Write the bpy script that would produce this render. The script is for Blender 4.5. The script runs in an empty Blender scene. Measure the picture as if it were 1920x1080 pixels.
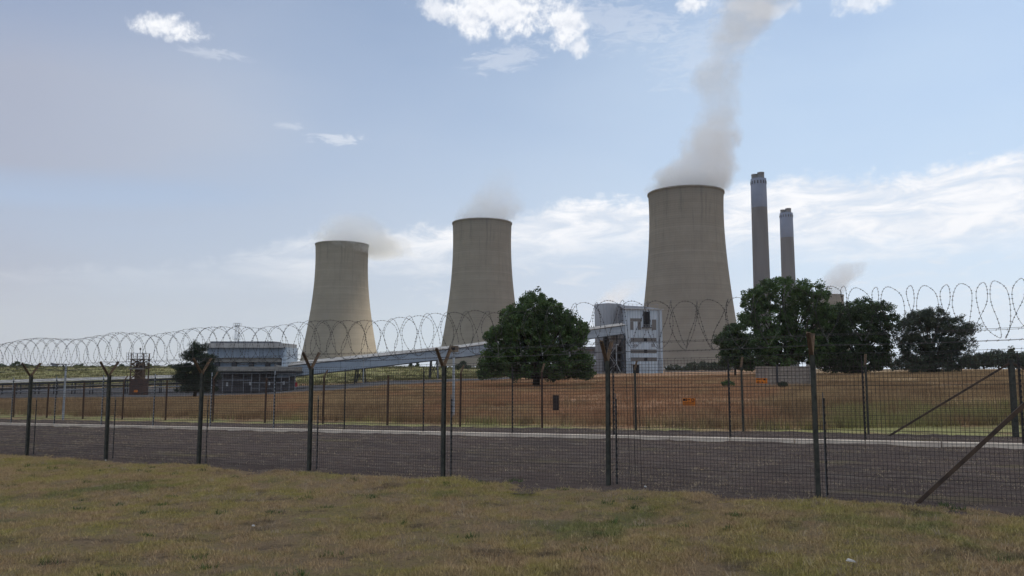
import bpy, math, random
import numpy as np
from mathutils import Vector, Matrix
random.seed(7); rng = np.random.default_rng(7)
C = bpy.context.scene.collection
sc = bpy.context.scene

# ------------------------------------------------------------------ camera
F = 1478.0; CX, CY = 960.0, 540.0; EYE = 1.83
PITCH = math.atan(152/1478); CP, SP = math.cos(PITCH), math.sin(PITCH)
cd = bpy.data.cameras.new('camera'); cam = bpy.data.objects.new('camera', cd); C.objects.link(cam)
cam.location = (0, 0, EYE); cam.rotation_euler = (math.pi/2+PITCH, 0, 0)
cd.sensor_width = 36; cd.lens = 36*F/1920; cd.clip_start = .1; cd.clip_end = 20000
sc.camera = cam
def PD(x, y, d):
    """world point at forward depth d seen along the direction of photo pixel (x, y)"""
    r, u = (x-CX)/F, (CY-y)/F
    return Vector((r*d, (CP-SP*u)*d, EYE+(SP+CP*u)*d))

# ------------------------------------------------------------------ node expression helper
class E:
    def __init__(s, nt, sock): s.nt, s.s = nt, sock
    def _m(s, op, *a):
        n = s.nt.nodes.new('ShaderNodeMath'); n.operation = op
        for i, v in enumerate((s,)+a):
            if isinstance(v, E): s.nt.links.new(v.s, n.inputs[i])
            else: n.inputs[i].default_value = v
        return E(s.nt, n.outputs[0])
    def __add__(s, o): return s._m('ADD', o)
    __radd__ = __add__
    def __mul__(s, o): return s._m('MULTIPLY', o)
    __rmul__ = __mul__
    def __sub__(s, o): return s._m('SUBTRACT', o)
    def __rsub__(s, o): return (s*-1.0)+o
    def __truediv__(s, o): return s._m('DIVIDE', o)
    def pow(s, o): return s._m('POWER', o)
    def max(s, o): return s._m('MAXIMUM', o)
    def min(s, o): return s._m('MINIMUM', o)
    def sqrt(s): return s._m('SQRT')
    def sin(s): return s._m('SINE')
    def abs(s): return s._m('ABSOLUTE')
    def gt(s, o): return s._m('GREATER_THAN', o)
    def frac(s): return s._m('FRACT')
    def ss(s, a, b, x0=0.0, x1=1.0):
        n = s.nt.nodes.new('ShaderNodeMapRange'); n.interpolation_type = 'SMOOTHSTEP'
        s.nt.links.new(s.s, n.inputs[0])
        for i, v in zip((1,2,3,4), (a,b,x0,x1)): n.inputs[i].default_value = v
        return E(s.nt, n.outputs[0])
    def lin(s, a, b, x0=0.0, x1=1.0):
        n = s.nt.nodes.new('ShaderNodeMapRange')
        s.nt.links.new(s.s, n.inputs[0])
        for i, v in zip((1,2,3,4), (a,b,x0,x1)): n.inputs[i].default_value = v
        return E(s.nt, n.outputs[0])
    def curve(s, x0, x1, pts):
        """piecewise curve through pts [(x, y)], x in x0..x1"""
        ys = [p[1] for p in pts]; lo, hi = min(ys), max(ys)
        if hi-lo < 1e-6: hi = lo+1
        t = s.lin(x0, x1)
        n = s.nt.nodes.new('ShaderNodeFloatCurve'); c = n.mapping.curves[0]
        P = [((p[0]-x0)/(x1-x0), (p[1]-lo)/(hi-lo)) for p in pts]
        while len(c.points) < len(P): c.points.new(.5, .5)
        for q, p in zip(c.points, P): q.location = p
        n.mapping.extend = 'HORIZONTAL'; n.mapping.update()
        s.nt.links.new(t.s, n.inputs[1])
        return E(s.nt, n.outputs[0])*(hi-lo)+lo
def sep(nt, sock):
    n = nt.nodes.new('ShaderNodeSeparateXYZ'); nt.links.new(sock, n.inputs[0])
    return [E(nt, o) for o in n.outputs]
def comb(nt, *v):
    n = nt.nodes.new('ShaderNodeCombineXYZ')
    for i, a in enumerate(v):
        if isinstance(a, E): nt.links.new(a.s, n.inputs[i])
        else: n.inputs[i].default_value = a
    return n.outputs[0]
def noise(nt, vec, scale, detail=4, rough=.55, dist=0.0, col=False, lac=2.0):
    n = nt.nodes.new('ShaderNodeTexNoise'); n.inputs['Scale'].default_value = scale
    n.inputs['Detail'].default_value = detail; n.inputs['Roughness'].default_value = rough
    n.inputs['Distortion'].default_value = dist; n.inputs['Lacunarity'].default_value = lac
    if vec is not None: nt.links.new(vec, n.inputs['Vector'])
    return n.outputs[1] if col else E(nt, n.outputs[0])
def mix(nt, f, a, b):
    n = nt.nodes.new('ShaderNodeMix'); n.data_type = 'RGBA'
    for i, v in ((0, f), (6, a), (7, b)):
        if isinstance(v, E): nt.links.new(v.s, n.inputs[i])
        elif isinstance(v, bpy.types.NodeSocket): nt.links.new(v, n.inputs[i])
        elif isinstance(v, (int, float)): n.inputs[i].default_value = v
        else: n.inputs[i].default_value = (*v[:3], 1)
    return n.outputs[2]
def srgb(r, g, b):
    f = lambda c: (c/255/12.92) if c <= 10 else ((c/255+.055)/1.055)**2.4
    return (f(r), f(g), f(b))

# ------------------------------------------------------------------ sky
SUN_AZ, SUN_EL = math.radians(88), math.radians(40)      # azimuth measured clockwise from the viewing direction
W = bpy.data.worlds.new('World'); sc.world = W; W.use_nodes = True
nt = W.node_tree; nt.nodes.clear()
def px2sky(x, y):
    v = PD(x, y, 1)-Vector((0, 0, EYE))
    return math.degrees(math.atan2(v.x, v.y)), math.degrees(math.asin(v.normalized().z))
tc = nt.nodes.new('ShaderNodeTexCoord')
dx, dy, dz = sep(nt, tc.outputs['Generated'])
at = nt.nodes.new('ShaderNodeMath'); at.operation = 'ARCTAN2'
nt.links.new(dx.s, at.inputs[0]); nt.links.new(dy.s, at.inputs[1])
az = E(nt, at.outputs[0])*57.2958
el = dz._m('ARCSINE')*57.2958
sky = nt.nodes.new('ShaderNodeTexSky'); sky.sky_type = 'NISHITA'; sky.sun_disc = False
sky.sun_elevation = SUN_EL; sky.sun_rotation = SUN_AZ; sky.altitude = 1600; sky.dust_density = 2.0; sky.air_density = 1.0
hs = nt.nodes.new('ShaderNodeVectorMath'); hs.operation = 'SCALE'; nt.links.new(sky.outputs[0], hs.inputs[0]); hs.inputs['Scale'].default_value = 0.15
skyc = hs.outputs[0]
vec = comb(nt, az, el, 0.0)
vecs = comb(nt, az*.35, el*1.0, 3.0)        # stretched sideways
def ell(x, y, rx, ry, rot=0):
    """1 at the middle of an elliptical patch of sky, 0 at its edge; sizes in photo pixels at the centre"""
    a, e = px2sky(x, y); k = 57.2958/F
    c, s = math.cos(math.radians(rot)), math.sin(math.radians(rot))
    p = ((az-a)*c+(el-e)*s)/(rx*k); q = ((el-e)*c-(az-a)*s)/(ry*k)
    return 1.0-(p*p+q*q).sqrt()
n_big = noise(nt, vecs, .12, 3, .5)
n_med = noise(nt, vecs, .5, 6, .6, .4)
n_puf = noise(nt, vec, .9, 8, .62, .15)
n_wisp = noise(nt, comb(nt, az*.45+el*.25, el*1.6-az*.12, 8.0), .55, 8, .64, .6)
# thin high veil that whitens the whole sky
veil_col = mix(nt, az.lin(-33, 20), srgb(160, 168, 188), srgb(198, 218, 238))
veil = (el.curve(-5, 32, [(-5,1.0),(0,.95),(5,.93),(10,.80),(16,.66),(24,.46),(32,.30)])+(n_big-.5)*.55)
veil = veil+ell(40, 210, 620, 170, 6).ss(0, .8)*.42-ell(60, 350, 480, 45, 3).ss(0,.8)*.25
veil = veil+ell(1250, 150, 430, 160, 20).ss(0, .9)*.12
veil = veil.max(el.ss(30, 50, 0.0, .45)).min(1.0).max(0.0)
c0 = mix(nt, veil, skyc, veil_col)
# long bank of white cloud over the horizon
top = az.curve(-36, 36, [(-36,6.5),(px2sky(300,490)[0],px2sky(300,490)[1]),(px2sky(600,425)[0],px2sky(600,432)[1]),(px2sky(900,408)[0],px2sky(900,408)[1]),(px2sky(1060,372)[0],px2sky(1060,372)[1]),(px2sky(1210,372)[0],px2sky(1210,366)[1]),(px2sky(1500,335)[0],px2sky(1500,322)[1]),(px2sky(1700,318)[0],px2sky(1700,318)[1]),(36,15.5)])
d_top = top-el+(n_puf-.5)*2.4+(n_wisp-.5)*1.8
bot = az.curve(-36, 36, [(-36,5.0),(px2sky(400,540)[0],px2sky(400,535)[1]),(px2sky(800,492)[0],px2sky(800,492)[1]),(px2sky(1200,458)[0],px2sky(1200,458)[1]),(px2sky(1900,438)[0],px2sky(1900,450)[1]),(36,9.6)])
d_bot = el-bot+(n_med-.5)*3.0
bank = d_top.ss(-.1, 1.1)*d_bot.ss(-1.6, 1.6)*n_wisp.ss(.22, .62, .45, 1.0)*az.ss(-24, -4, .12, .92)
bank_col = mix(nt, n_wisp.ss(.3, .7), srgb(218, 224, 234), srgb(250, 250, 252))
c1 = mix(nt, bank, c0, bank_col)
# lower streaks under the bank
low = n_wisp.ss(.52, .75)*el.ss(0, 2.5)*el.ss(11, 7)*az.ss(-25, 5)*.5
c1 = mix(nt, low, c1, srgb(226, 229, 235))
# cumulus patches
puffs = None
for (x, y, rx, ry, rot, th) in [(930, 10, 190, 62, -8, 1.0), (1060, 45, 70, 50, -35, 1.0), (880, 40, 60, 42, -20, 1.0), (312, 50, 74, 26, 0, 1.0), (1300, 8, 46, 20, 0, .9), (1625, 2, 85, 22, 0, .7), (1400, 12, 60, 16, 0, .5), (1440,20,60,18,0,.5), (1085,85,34,26,-50,.8), (820,15,50,30,-30,.8)]:
    e_ = ((ell(x, y, rx, ry, rot)+(n_puf-.5)*1.9).ss(.05, .75))*th
    puffs = e_ if puffs is None else puffs.max(e_)
shade = noise(nt, comb(nt, az, el+.35, 0.0), .9, 5, .6, .15)
puf_col = mix(nt, ((n_puf-shade)*3.0+.6).ss(0, 1), srgb(222, 226, 234), srgb(246, 247, 250))
c2 = mix(nt, puffs*.93, c1, puf_col)
n_w2 = noise(nt, comb(nt, az*.8+5, el*2.6, 2.0), .7, 8, .68, 1.2)
wis = None
for (x, y, rx, ry, rot, th) in [(635, 262, 62, 15, 2, .55), (395, 100, 60, 12, 0, .3), (950, 110, 90, 30, 10, .35), (1150, 40, 200, 50, -10, .3), (545, 237, 30, 8, 0, .3),(1340, 75, 160, 70, 30, .22)]:
    e_ = (ell(x, y, rx, ry, rot)+(n_w2-.5)*3.4).ss(.05, .9)*th
    wis = e_ if wis is None else wis.max(e_)
c3 = mix(nt, wis, c2, srgb(226, 230, 238))
# unseen sky overhead, whitened as added light for the ground
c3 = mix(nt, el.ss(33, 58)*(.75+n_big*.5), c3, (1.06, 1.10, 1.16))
# below the horizon the world is plain ground colour
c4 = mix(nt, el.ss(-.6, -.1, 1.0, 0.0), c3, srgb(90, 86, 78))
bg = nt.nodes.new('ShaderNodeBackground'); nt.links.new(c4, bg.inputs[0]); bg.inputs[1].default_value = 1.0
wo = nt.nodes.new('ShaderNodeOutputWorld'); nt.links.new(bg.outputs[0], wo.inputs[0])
W.cycles.sampling_method = 'MANUAL'; W.cycles.sample_map_resolution = 1024

# ------------------------------------------------------------------ sun (veiled by thin cloud)
sl = bpy.data.lights.new('sun', 'SUN'); so = bpy.data.objects.new('sun', sl); C.objects.link(so)
sl.energy = 3.6; sl.angle = math.radians(2); sl.color = (1.0, .9, .74)
sd = Vector((math.sin(SUN_AZ)*math.cos(SUN_EL), math.cos(SUN_AZ)*math.cos(SUN_EL), math.sin(SUN_EL)))
so.rotation_euler = sd.to_track_quat('Z', 'Y').to_euler()
sc.view_settings.view_transform = 'Standard'; sc.view_settings.look = 'None'
sc.view_settings.exposure = 0.18; sc.view_settings.gamma = 1.0
sc.cycles.volume_bounces = 8; sc.cycles.max_bounces = 9; sc.cycles.diffuse_bounces = 3; sc.cycles.transparent_max_bounces = 12
sc.cycles.volume_step_rate = 1.0; sc.cycles.volume_max_steps = 256
sc.cycles.use_denoising = True

# ------------------------------------------------------------------ generic helpers
def tag(o, label=None, cat=None, group=None, kind=None):
    if label: o['label'] = label
    if cat: o['category'] = cat
    if group: o['group'] = group
    if kind: o['kind'] = kind
    return o
def empty(name, loc, label=None, cat=None, group=None, rz=0):
    o = bpy.data.objects.new(name, None); C.objects.link(o); o.location = loc; o.rotation_euler = (0, 0, rz)
    o.empty_display_size = .5
    return tag(o, label, cat, group)
def children(o): return [c for c in o.children]
def copy_tree(o, parent=None):
    c = o.copy(); C.objects.link(c)
    if parent is not None: c.parent = parent
    for ch in children(o): copy_tree(ch, c)
    return c
def nm(name, verts, faces, mat, parent=None, smooth=False, attrs=None):
    me = bpy.data.meshes.new(name)
    verts = np.asarray(verts, dtype=np.float32); faces = np.asarray(faces, dtype=np.int32)
    n, k = faces.shape
    me.vertices.add(len(verts)); me.vertices.foreach_set('co', verts.ravel())
    me.loops.add(n*k); me.loops.foreach_set('vertex_index', faces.ravel())
    me.polygons.add(n); me.polygons.foreach_set('loop_start', np.arange(0, n*k, k, dtype=np.int32))
    if attrs:
        for an, (ty, data) in attrs.items():
            a = me.attributes.new(an, ty, 'POINT')
            a.data.foreach_set('color' if ty == 'FLOAT_COLOR' else 'value', np.asarray(data, dtype=np.float32).ravel())
    me.update(calc_edges=True); me.validate()
    if smooth: me.polygons.foreach_set('use_smooth', [True]*len(me.polygons))
    me.materials.append(mat)
    o = bpy.data.objects.new(name, me); C.objects.link(o)
    if parent is not None: o.parent = parent
    return o
class MB:
    """collects boxes, bars, tubes and lathes, builds them as one mesh object"""
    def __init__(s): s.v, s.f = [], []
    def add(s, vs, fs):
        b = len(s.v); s.v += [tuple(v) for v in vs]; s.f += [tuple(i+b for i in f) for f in fs]; return s
    def box(s, a, b):
        x0, y0, z0 = a; x1, y1, z1 = b
        vs = [(x,y,z) for z in (z0,z1) for (x,y) in ((x0,y0),(x1,y0),(x1,y1),(x0,y1))]
        return s.add(vs, [(0,3,2,1),(4,5,6,7),(0,1,5,4),(1,2,6,5),(2,3,7,6),(3,0,4,7)])
    def bar(s, p, q, w, h=None, up=(0,0,1)):
        p, q = Vector(p), Vector(q); h = h or w
        d = (q-p).normalized(); u = Vector(up)
        if abs(d.dot(u)) > .99: u = Vector((0,1,0))
        r = d.cross(u).normalized(); u = r.cross(d).normalized()
        vs = [c+r*(a*w/2)+u*(b*h/2) for c in (p,q) for a,b in ((-1,-1),(1,-1),(1,1),(-1,1))]
        return s.add(vs, [(0,3,2,1),(4,5,6,7),(0,1,5,4),(1,2,6,5),(2,3,7,6),(3,0,4,7)])
    def tube(s, pts, rad, n=6, cap=True):
        pts = [Vector(p) for p in pts]; m = len(pts)
        rad = [rad]*m if not hasattr(rad, '__len__') else rad
        b = len(s.v); u = None
        for i, p in enumerate(pts):
            t = (pts[min(i+1,m-1)]-pts[max(i-1,0)]).normalized()
            if u is None: u = t.orthogonal().normalized()
            u = (u-t*u.dot(t)).normalized(); w = t.cross(u)
            for k in range(n):
                a = 2*math.pi*k/n; s.v.append(tuple(p+(u*math.cos(a)+w*math.sin(a))*rad[i]))
        for i in range(m-1):
            for k in range(n):
                s.f.append((b+i*n+k, b+i*n+(k+1)%n, b+(i+1)*n+(k+1)%n, b+(i+1)*n+k))
        if cap: s.f.append(tuple(b+k for k in range(n))[::-1]); s.f.append(tuple(b+(m-1)*n+k for k in range(n)))
        return s
    def lathe(s, prof, n=64, c=(0,0)):
        b = len(s.v)
        for (r, z) in prof:
            for k in range(n):
                a = 2*math.pi*k/n; s.v.append((c[0]+r*math.cos(a), c[1]+r*math.sin(a), z))
        for i in range(len(prof)-1):
            for k in range(n):
                s.f.append((b+i*n+k, b+i*n+(k+1)%n, b+(i+1)*n+(k+1)%n, b+(i+1)*n+k))
        return s
    def build(s, name, mat, parent=None, smooth=False):
        me = bpy.data.meshes.new(name); me.from_pydata(s.v, [], s.f); me.update()
        if smooth:
            for p in me.polygons: p.use_smooth = len(p.vertices) == 4
        me.materials.append(mat)
        o = bpy.data.objects.new(name, me); C.objects.link(o)
        if parent is not None: o.parent = parent
        return o

# ------------------------------------------------------------------ materials
def pmat(name, rough=.8, metal=0.0):
    m = bpy.data.materials.new(name); m.use_nodes = True
    b = m.node_tree.nodes['Principled BSDF']; b.inputs['Roughness'].default_value = rough; b.inputs['Metallic'].default_value = metal
    b.inputs['Specular IOR Level'].default_value = .25
    return m, m.node_tree, b
def opos(nt, kind='Object'):
    t = nt.nodes.new('ShaderNodeTexCoord'); return t.outputs[kind]
def wpos(nt):
    t = nt.nodes.new('ShaderNodeNewGeometry'); return t.outputs['Position']
def bump(nt, b, h, strength=.3, dist=.02):
    n = nt.nodes.new('ShaderNodeBump'); n.inputs['Strength'].default_value = strength; n.inputs['Distance'].default_value = dist
    nt.links.new(h.s, n.inputs['Height']); nt.links.new(n.outputs[0], b.inputs['Normal'])
def worn(name, c1, c2, scale=3.0, rough=.75, metal=0.0, world=False, thr=(.35,.7), stretch=None):
    m, nt, b = pmat(name, rough, metal)
    p = wpos(nt) if world else opos(nt)
    if stretch:
        x, y, z = sep(nt, p); p = comb(nt, x*stretch[0], y*stretch[1], z*stretch[2])
    n = noise(nt, p, scale, 6, .6)
    nt.links.new(mix(nt, n.ss(*thr), c1, c2), b.inputs['Base Color'])
    bump(nt, b, n, .25, .01)
    return m
M = {}
M['steel_post'] = worn('weathered_steel', (.075,.075,.06), (.035,.036,.032), 9, .7, .2)
M['rust_arm'] = worn('rusty_arm_steel', (.16,.105,.065), (.085,.055,.038), 12, .85)
M['rust_post'] = worn('rusty_post_steel', (.10,.055,.038), (.05,.038,.03), 8, .85)
M['brace'] = worn('brown_brace_steel', (.095,.062,.042), (.045,.033,.027), 6, .8)
M['wire'] = worn('dull_wire', (.04,.037,.035), (.075,.055,.045), 6, .6, .3)
M['coil'] = worn('dark_barbed_wire', (.05,.048,.048), (.08,.066,.06), 8, .55, .4)
M['pale_pole'] = worn('galvanised_pole', (.38,.40,.42), (.25,.26,.27), 5, .55, .3)
M['rod'] = worn('dull_rod', (.20,.20,.20), (.13,.13,.125), 5, .6)
M['insul'] = worn('black_insulator', (.02,.02,.02), (.03,.03,.03), 20, .5)
M['dark_steel'] = worn('dark_structural_steel', (.055,.058,.065), (.035,.033,.033), 1.2, .75)
M['white_steel'] = worn('white_painted_steel', (.5,.51,.52), (.32,.31,.30), 1.5, .6)
M['dark_void'] = worn('painted_dark_interior', (.012,.012,.014), (.02,.018,.02), 1.0, .9)  # near-black paint puts the shade of open doorways and bays into the colour
M['grey_steel'] = worn('grey_steel', (.30,.30,.31), (.2,.2,.2), 1.5, .6)
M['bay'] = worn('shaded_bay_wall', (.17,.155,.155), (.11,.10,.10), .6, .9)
M['red_paint'] = worn('red_paint', (.35,.03,.04), (.25,.03,.03), 2, .6)
M['lamp_box'] = worn('rusty_lamp_box', (.22,.17,.12), (.12,.09,.07), 6, .7)
M['plate'] = worn('dark_plate', (.035,.025,.022), (.05,.035,.03), 5, .8)
M['orange'] = worn('orange_sign_enamel', (.75,.22,.025), (.6,.17,.025), 6, .5)
M['black'] = worn('black_lettering', (.015,.012,.012), (.02,.018,.018), 6, .6)
M['pale_stone'] = worn('pale_litter', (.6,.58,.55), (.45,.43,.4), 30, .8)

def corr_mat(name, c1, c2, period, axis=0, rough=.55):
    """profiled cladding sheet: ribs every `period` metres plus runs of dirt"""
    m, nt, b = pmat(name, rough); x, y, z = sep(nt, opos(nt)); a = (x, y, z)[axis]
    rib = (a*(2*math.pi/period)).sin()
    n = noise(nt, comb(nt, x*.6, y*.6, z*.1), 1.4, 6, .6)
    n2 = noise(nt, opos(nt), .25, 4, .6)
    cc_ = mix(nt, (n*.65+n2*.35).ss(.35, .68), c1, c2)
    n3 = noise(nt, comb(nt, x*1.6, y*1.6, z*.12), 1.0, 6, .7); n4 = noise(nt, opos(nt), .35, 5, .7)
    cc_ = mix(nt, n3.ss(.56, .72)*n4.ss(.42, .62)*.6, cc_, (.14,.11,.085))
    nt.links.new(cc_, b.inputs['Base Color'])
    bump(nt, b, rib+n*.4, .8, .08)
    return m
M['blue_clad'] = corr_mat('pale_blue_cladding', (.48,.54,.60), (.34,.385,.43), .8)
M['blue_clad_shaded'] = corr_mat('pale_blue_cladding_shaded_side', (.34,.37,.42), (.27,.29,.33), .8, 1)  # darker copy of the front cladding, flank shade put into the colour
M['gantry_clad'] = corr_mat('gantry_cladding', (.27,.31,.36), (.20,.235,.27), 1.1)
M['grey_clad'] = corr_mat('grey_cladding', (.26,.265,.28), (.205,.21,.225), .9)
M['roof_sheet'] = corr_mat('pale_roof_sheet', (.45,.43,.40), (.32,.30,.28), .7, 1)
M['roof_dark'] = corr_mat('dark_roof_sheet', (.16,.165,.18), (.11,.11,.12), .7, 0)
M['concrete'] = worn('concrete', (.27,.25,.22), (.19,.175,.155), .8, .85)
M['louvre'] = worn('grey_louvre', (.16,.15,.145), (.12,.115,.11), 2.0, .8, stretch=(1,1,9))
M['kerb'] = worn('pale_concrete_kerb', (.80,.68,.54), (.60,.50,.40), 1.6, .85, world=True)
M['window'] = worn('pale_blue_window', (.27,.33,.40), (.22,.27,.33), .5, .5)

# ------------------------------------------------------------------ terrain
def plane_z(X, Y): return .023*np.clip(X, -60, 60)
# ground line of sight levels at increasing distance, per viewing direction (surveyed columns)
DN = np.array([40, 60, 80, 110, 140, 170, 200, 230, 270, 350, 600, 1500, 9000.])
COLS = {
 -900: [790,768,754,748,744,740,726,708,692,689,691,692,692],
 0:    [782,760,752,745,742,738,724,705,689,688,691,692,692],
 260:  [777,758,750,745,741,738,724,705,689,688,691,692,692],
 480:  [771,756,748,742,739,737,725,706,690,688,691,692,692],
 600:  [768,752,741,735,732,729,720,706,690,688,691,692,692],
 750:  [764,744,732,723,719,716,712,706,689,688,691,692,692],
 900:  [761,739,727,718,714,711,709,706,692,691,692,692,692],
 1000: [758,737,726,716,711,708,705,703,699,696,693,692,692],
 1200: [753,732,720,711,706,703,701,700,698,697,694,692,692],
 1500: [747,725,713,705,701,699,698,697,696,695,693,692,692],
 1900: [737,715,706,698,695,693,692,692,692,692,692,692,692],
 3000: [728,708,702,697,694,693,692,692,692,692,692,692,692]}
CK = np.array(sorted(COLS)); TB = np.array([COLS[k] for k in CK], float)
def ground_z(X, Y):
    X = np.asarray(X, float); Y = np.asarray(Y, float)
    pl = plane_z(X, Y); Ys = np.maximum(Y, 30)
    col = np.clip(CX+F*X/Ys, CK[0], CK[-1]-1e-3)
    ld = np.interp(np.log(Ys), np.log(DN), np.arange(len(DN)))
    j = np.clip(np.floor(ld).astype(int), 0, len(DN)-2); fj = ld-j
    i = np.clip(np.searchsorted(CK, col, side='right')-1, 0, len(CK)-2); fi = (col-CK[i])/(CK[i+1]-CK[i]); fi = fi*fi*(3-2*fi)
    py = (TB[i,j]*(1-fi)+TB[i+1,j]*fi)*(1-fj)+(TB[i,j+1]*(1-fi)+TB[i+1,j+1]*fi)*fj
    tz = EYE+(692-py)/F*Ys
    w = np.clip((Y-38)/28, 0, 1); w = w*w*(3-2*w)
    return pl*(1-w)+tz*w
def gz(X, Y): return float(ground_z(X, Y))
def G(x, y):
    """where the line of sight through photo pixel (x, y) meets the ground"""
    v = (PD(x, y, 1)-Vector((0,0,EYE)));
    lo = 2.0; t = 2.0
    while t < 4000:
        p = Vector((0,0,EYE))+v*t
        if p.z < gz(p.x, p.y): break
        lo = t; t *= 1.02
    hi = t
    for _ in range(25):
        mid = (lo+hi)/2; p = Vector((0,0,EYE))+v*mid
        if p.z < gz(p.x, p.y): hi = mid
        else: lo = mid
    return Vector((p.x, p.y, gz(p.x, p.y)))
def GD(x, d):
    """ground point in the direction of photo column x at forward depth d"""
    X = (x-CX)/F*d; return Vector((X, d, gz(X, d)))

# fence lines
NA, NB = G(1535, 935), G(50, 855)
NV = (NB-NA)/6; NV.z = 0; ND = NV.normalized(); NP = Vector((-ND.y, ND.x, 0))
if NP.y < 0: NP = -NP                                                # pointing away from the viewer
def near(k, off=0.0): p = NA+NV*k+NP*off; return Vector((p.x, p.y, gz(p.x, p.y)))
FA, FB = G(1905, 821), G(25, 781)
FV = (FB-FA)/14; FV.z = 0; FD = FV.normalized(); FP = Vector((-FD.y, FD.x, 0))
if FP.y < 0: FP = -FP
def far(k, off=0.0): p = FA+FV*k+FP*off; return Vector((p.x, p.y, gz(p.x, p.y)))
EA, EB = G(1622, 834), G(20, 797.5)
EV = (EB-EA)/11; EV.z = 0; ED = EV.normalized(); EP = Vector((-ED.y, ED.x, 0))
if EP.y < 0: EP = -EP
def elec(k, off=0.0): p = EA+EV*k+EP*off; return Vector((p.x, p.y, gz(p.x, p.y)))
print('near', NA, NB, NV.length, 'far', FA, FB, FV.length, 'elec', EA, EB, EV.length)

def lawn_nodes(nt):
    """colour of the short dry lawn, by place"""
    p = wpos(nt)
    a = noise(nt, p, .55, 5, .6); b = noise(nt, p, 2.1, 5, .62); c = noise(nt, p, 24, 5, .75)
    x, y, z = sep(nt, p); s = noise(nt, comb(nt, x*.8, y*1.3, 0), 1.5, 7, .72)
    col = mix(nt, (a*.5+b*.5).ss(.42, .62), (.47,.325,.175), (.41,.345,.10))       # straw brown to olive
    g = (noise(nt, comb(nt, x+40, y*1.4, 0), .35, 4, .55)*.7+b*.3).ss(.54, .66)
    col = mix(nt, g*.75, col, (.17,.205,.062))                                       # greener patches
    col = mix(nt, s.ss(.53, .66)*.75, col, (.13,.088,.060))                            # worn, matted dark patches
    col = mix(nt, c.ss(.53, .66)*.6, col, (.42,.33,.19)); col = mix(nt, c.ss(.46,.36)*.5, col, (.07,.055,.03))                              # straw litter
    return col, b, c
def fin(m, nt, b, col, trans=0.0):
    nt.links.new(col, b.inputs['Base Color'])
m, nt, b = pmat('dry_lawn', .95); col, nb, nc = lawn_nodes(nt); fin(m, nt, b, mix(nt, .40, col, (.10,.072,.050)))
bump(nt, b, nb*1.0+nc*1.6, 1.0, .08); M['lawn'] = m
m, nt, b = pmat('lawn_blades', .85); col, nb, nc = lawn_nodes(nt)
at_ = nt.nodes.new('ShaderNodeAttribute'); at_.attribute_name = 'tone'
tone = E(nt, at_.outputs['Fac'])
col = mix(nt, tone.ss(.55, 1.0)*.6, col, (.58,.45,.25)); col = mix(nt, tone.ss(.35, 0.0)*.7, col, (.09,.085,.035))
fin(m, nt, b, col); M['blades'] = m

M['straw'] = worn('bleached_straw', (.50,.40,.27), (.18,.13,.085), 5, .9, world=True)
m, nt, b = pmat('dark_gravel_soil', .95)
p = wpos(nt); x, y, z = sep(nt, p)
# streaks run along the fence
al = x*ND.x+y*ND.y; ac = x*NP.x+y*NP.y
st = noise(nt, comb(nt, al*.5, ac*2.2, 0), 2.2, 8, .75); gr = noise(nt, p, 38, 4, .7); bg_ = noise(nt, p, .4, 4, .6)
col = mix(nt, bg_.ss(.35, .65), (.112,.076,.062), (.082,.056,.046))
col = mix(nt, st.ss(.50, .66)*.75, col, (.21,.175,.145)); col = mix(nt, st.ss(.46, .34)*.6, col, (.045,.036,.034))
vr = nt.nodes.new('ShaderNodeTexVoronoi'); vr.inputs['Scale'].default_value = 34; nt.links.new(p, vr.inputs['Vector'])
chip = E(nt, vr.outputs[0]).ss(.30, .12)*noise(nt, p, 7, 3, .6).ss(.5, .62)
col = mix(nt, chip*.7, col, (.36,.30,.25)); col = mix(nt, gr.ss(.5, .68)*.6, col, (.20,.165,.14))
gp = noise(nt, comb(nt, al*.35+9, ac, 0), .8, 5, .6).ss(.58, .70)
col = mix(nt, gp*.6, col, (.19,.155,.075))
fin(m, nt, b, col); bump(nt, b, st*.9+gr, 1.0, .06); M['gravel'] = m

def field_nodes(nt):
    p = wpos(nt); x, y, z = sep(nt, p)
    a = noise(nt, comb(nt, x, y*.6, 0), .09, 5, .6); b = noise(nt, comb(nt, x, y*.5, 0), .5, 6, .65); c = noise(nt, comb(nt, x, y*.4, 0), 1.3, 6, .75)
    at1 = nt.nodes.new('ShaderNodeAttribute'); at1.attribute_name = 'zone'
    zr = nt.nodes.new('ShaderNodeSeparateColor'); nt.links.new(at1.outputs['Color'], zr.inputs[0])
    red, grn, trk = [E(nt, o) for o in zr.outputs]
    col = mix(nt, (a*.45+b*.55).ss(.42, .57), (.235,.145,.074), (.44,.31,.165))
    b2 = noise(nt, comb(nt, x*.8+50, y*.35, 0), .28, 5, .6); col = mix(nt, (red+(b2-.5)*2.4).ss(.30, .62)*.7, col, (.41,.20,.105))
    col = mix(nt, (grn+(b-.5)*2.6).ss(.3, .7), col, (.27,.255,.095))
    col = mix(nt, c.ss(.5, .62)*.6, col, (.11,.068,.038)); col = mix(nt, c.ss(.46, .34)*.45, col, (.36,.27,.15))
    col = mix(nt, (trk+(c-.5)*.5).ss(.35, .65), col, (.085,.080,.080))
    return col, b, c
m, nt, b = pmat('dry_field', .95); col, nb, nc = field_nodes(nt); fin(m, nt, b, col); bump(nt, b, nb+nc*.6, 1.0, .3); M['field'] = m
m, nt, b = pmat('field_grass_blades', .9); col, nb, nc = field_nodes(nt)
at_ = nt.nodes.new('ShaderNodeAttribute'); at_.attribute_name = 'tone'; tone = E(nt, at_.outputs['Fac'])
col = mix(nt, tone.ss(.5, 1.0)*.55, col, (.55,.38,.21)); col = mix(nt, tone.ss(.35, 0.0)*.6, col, (.11,.065,.04))
fin(m, nt, b, col); M['field_blades'] = m

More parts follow.
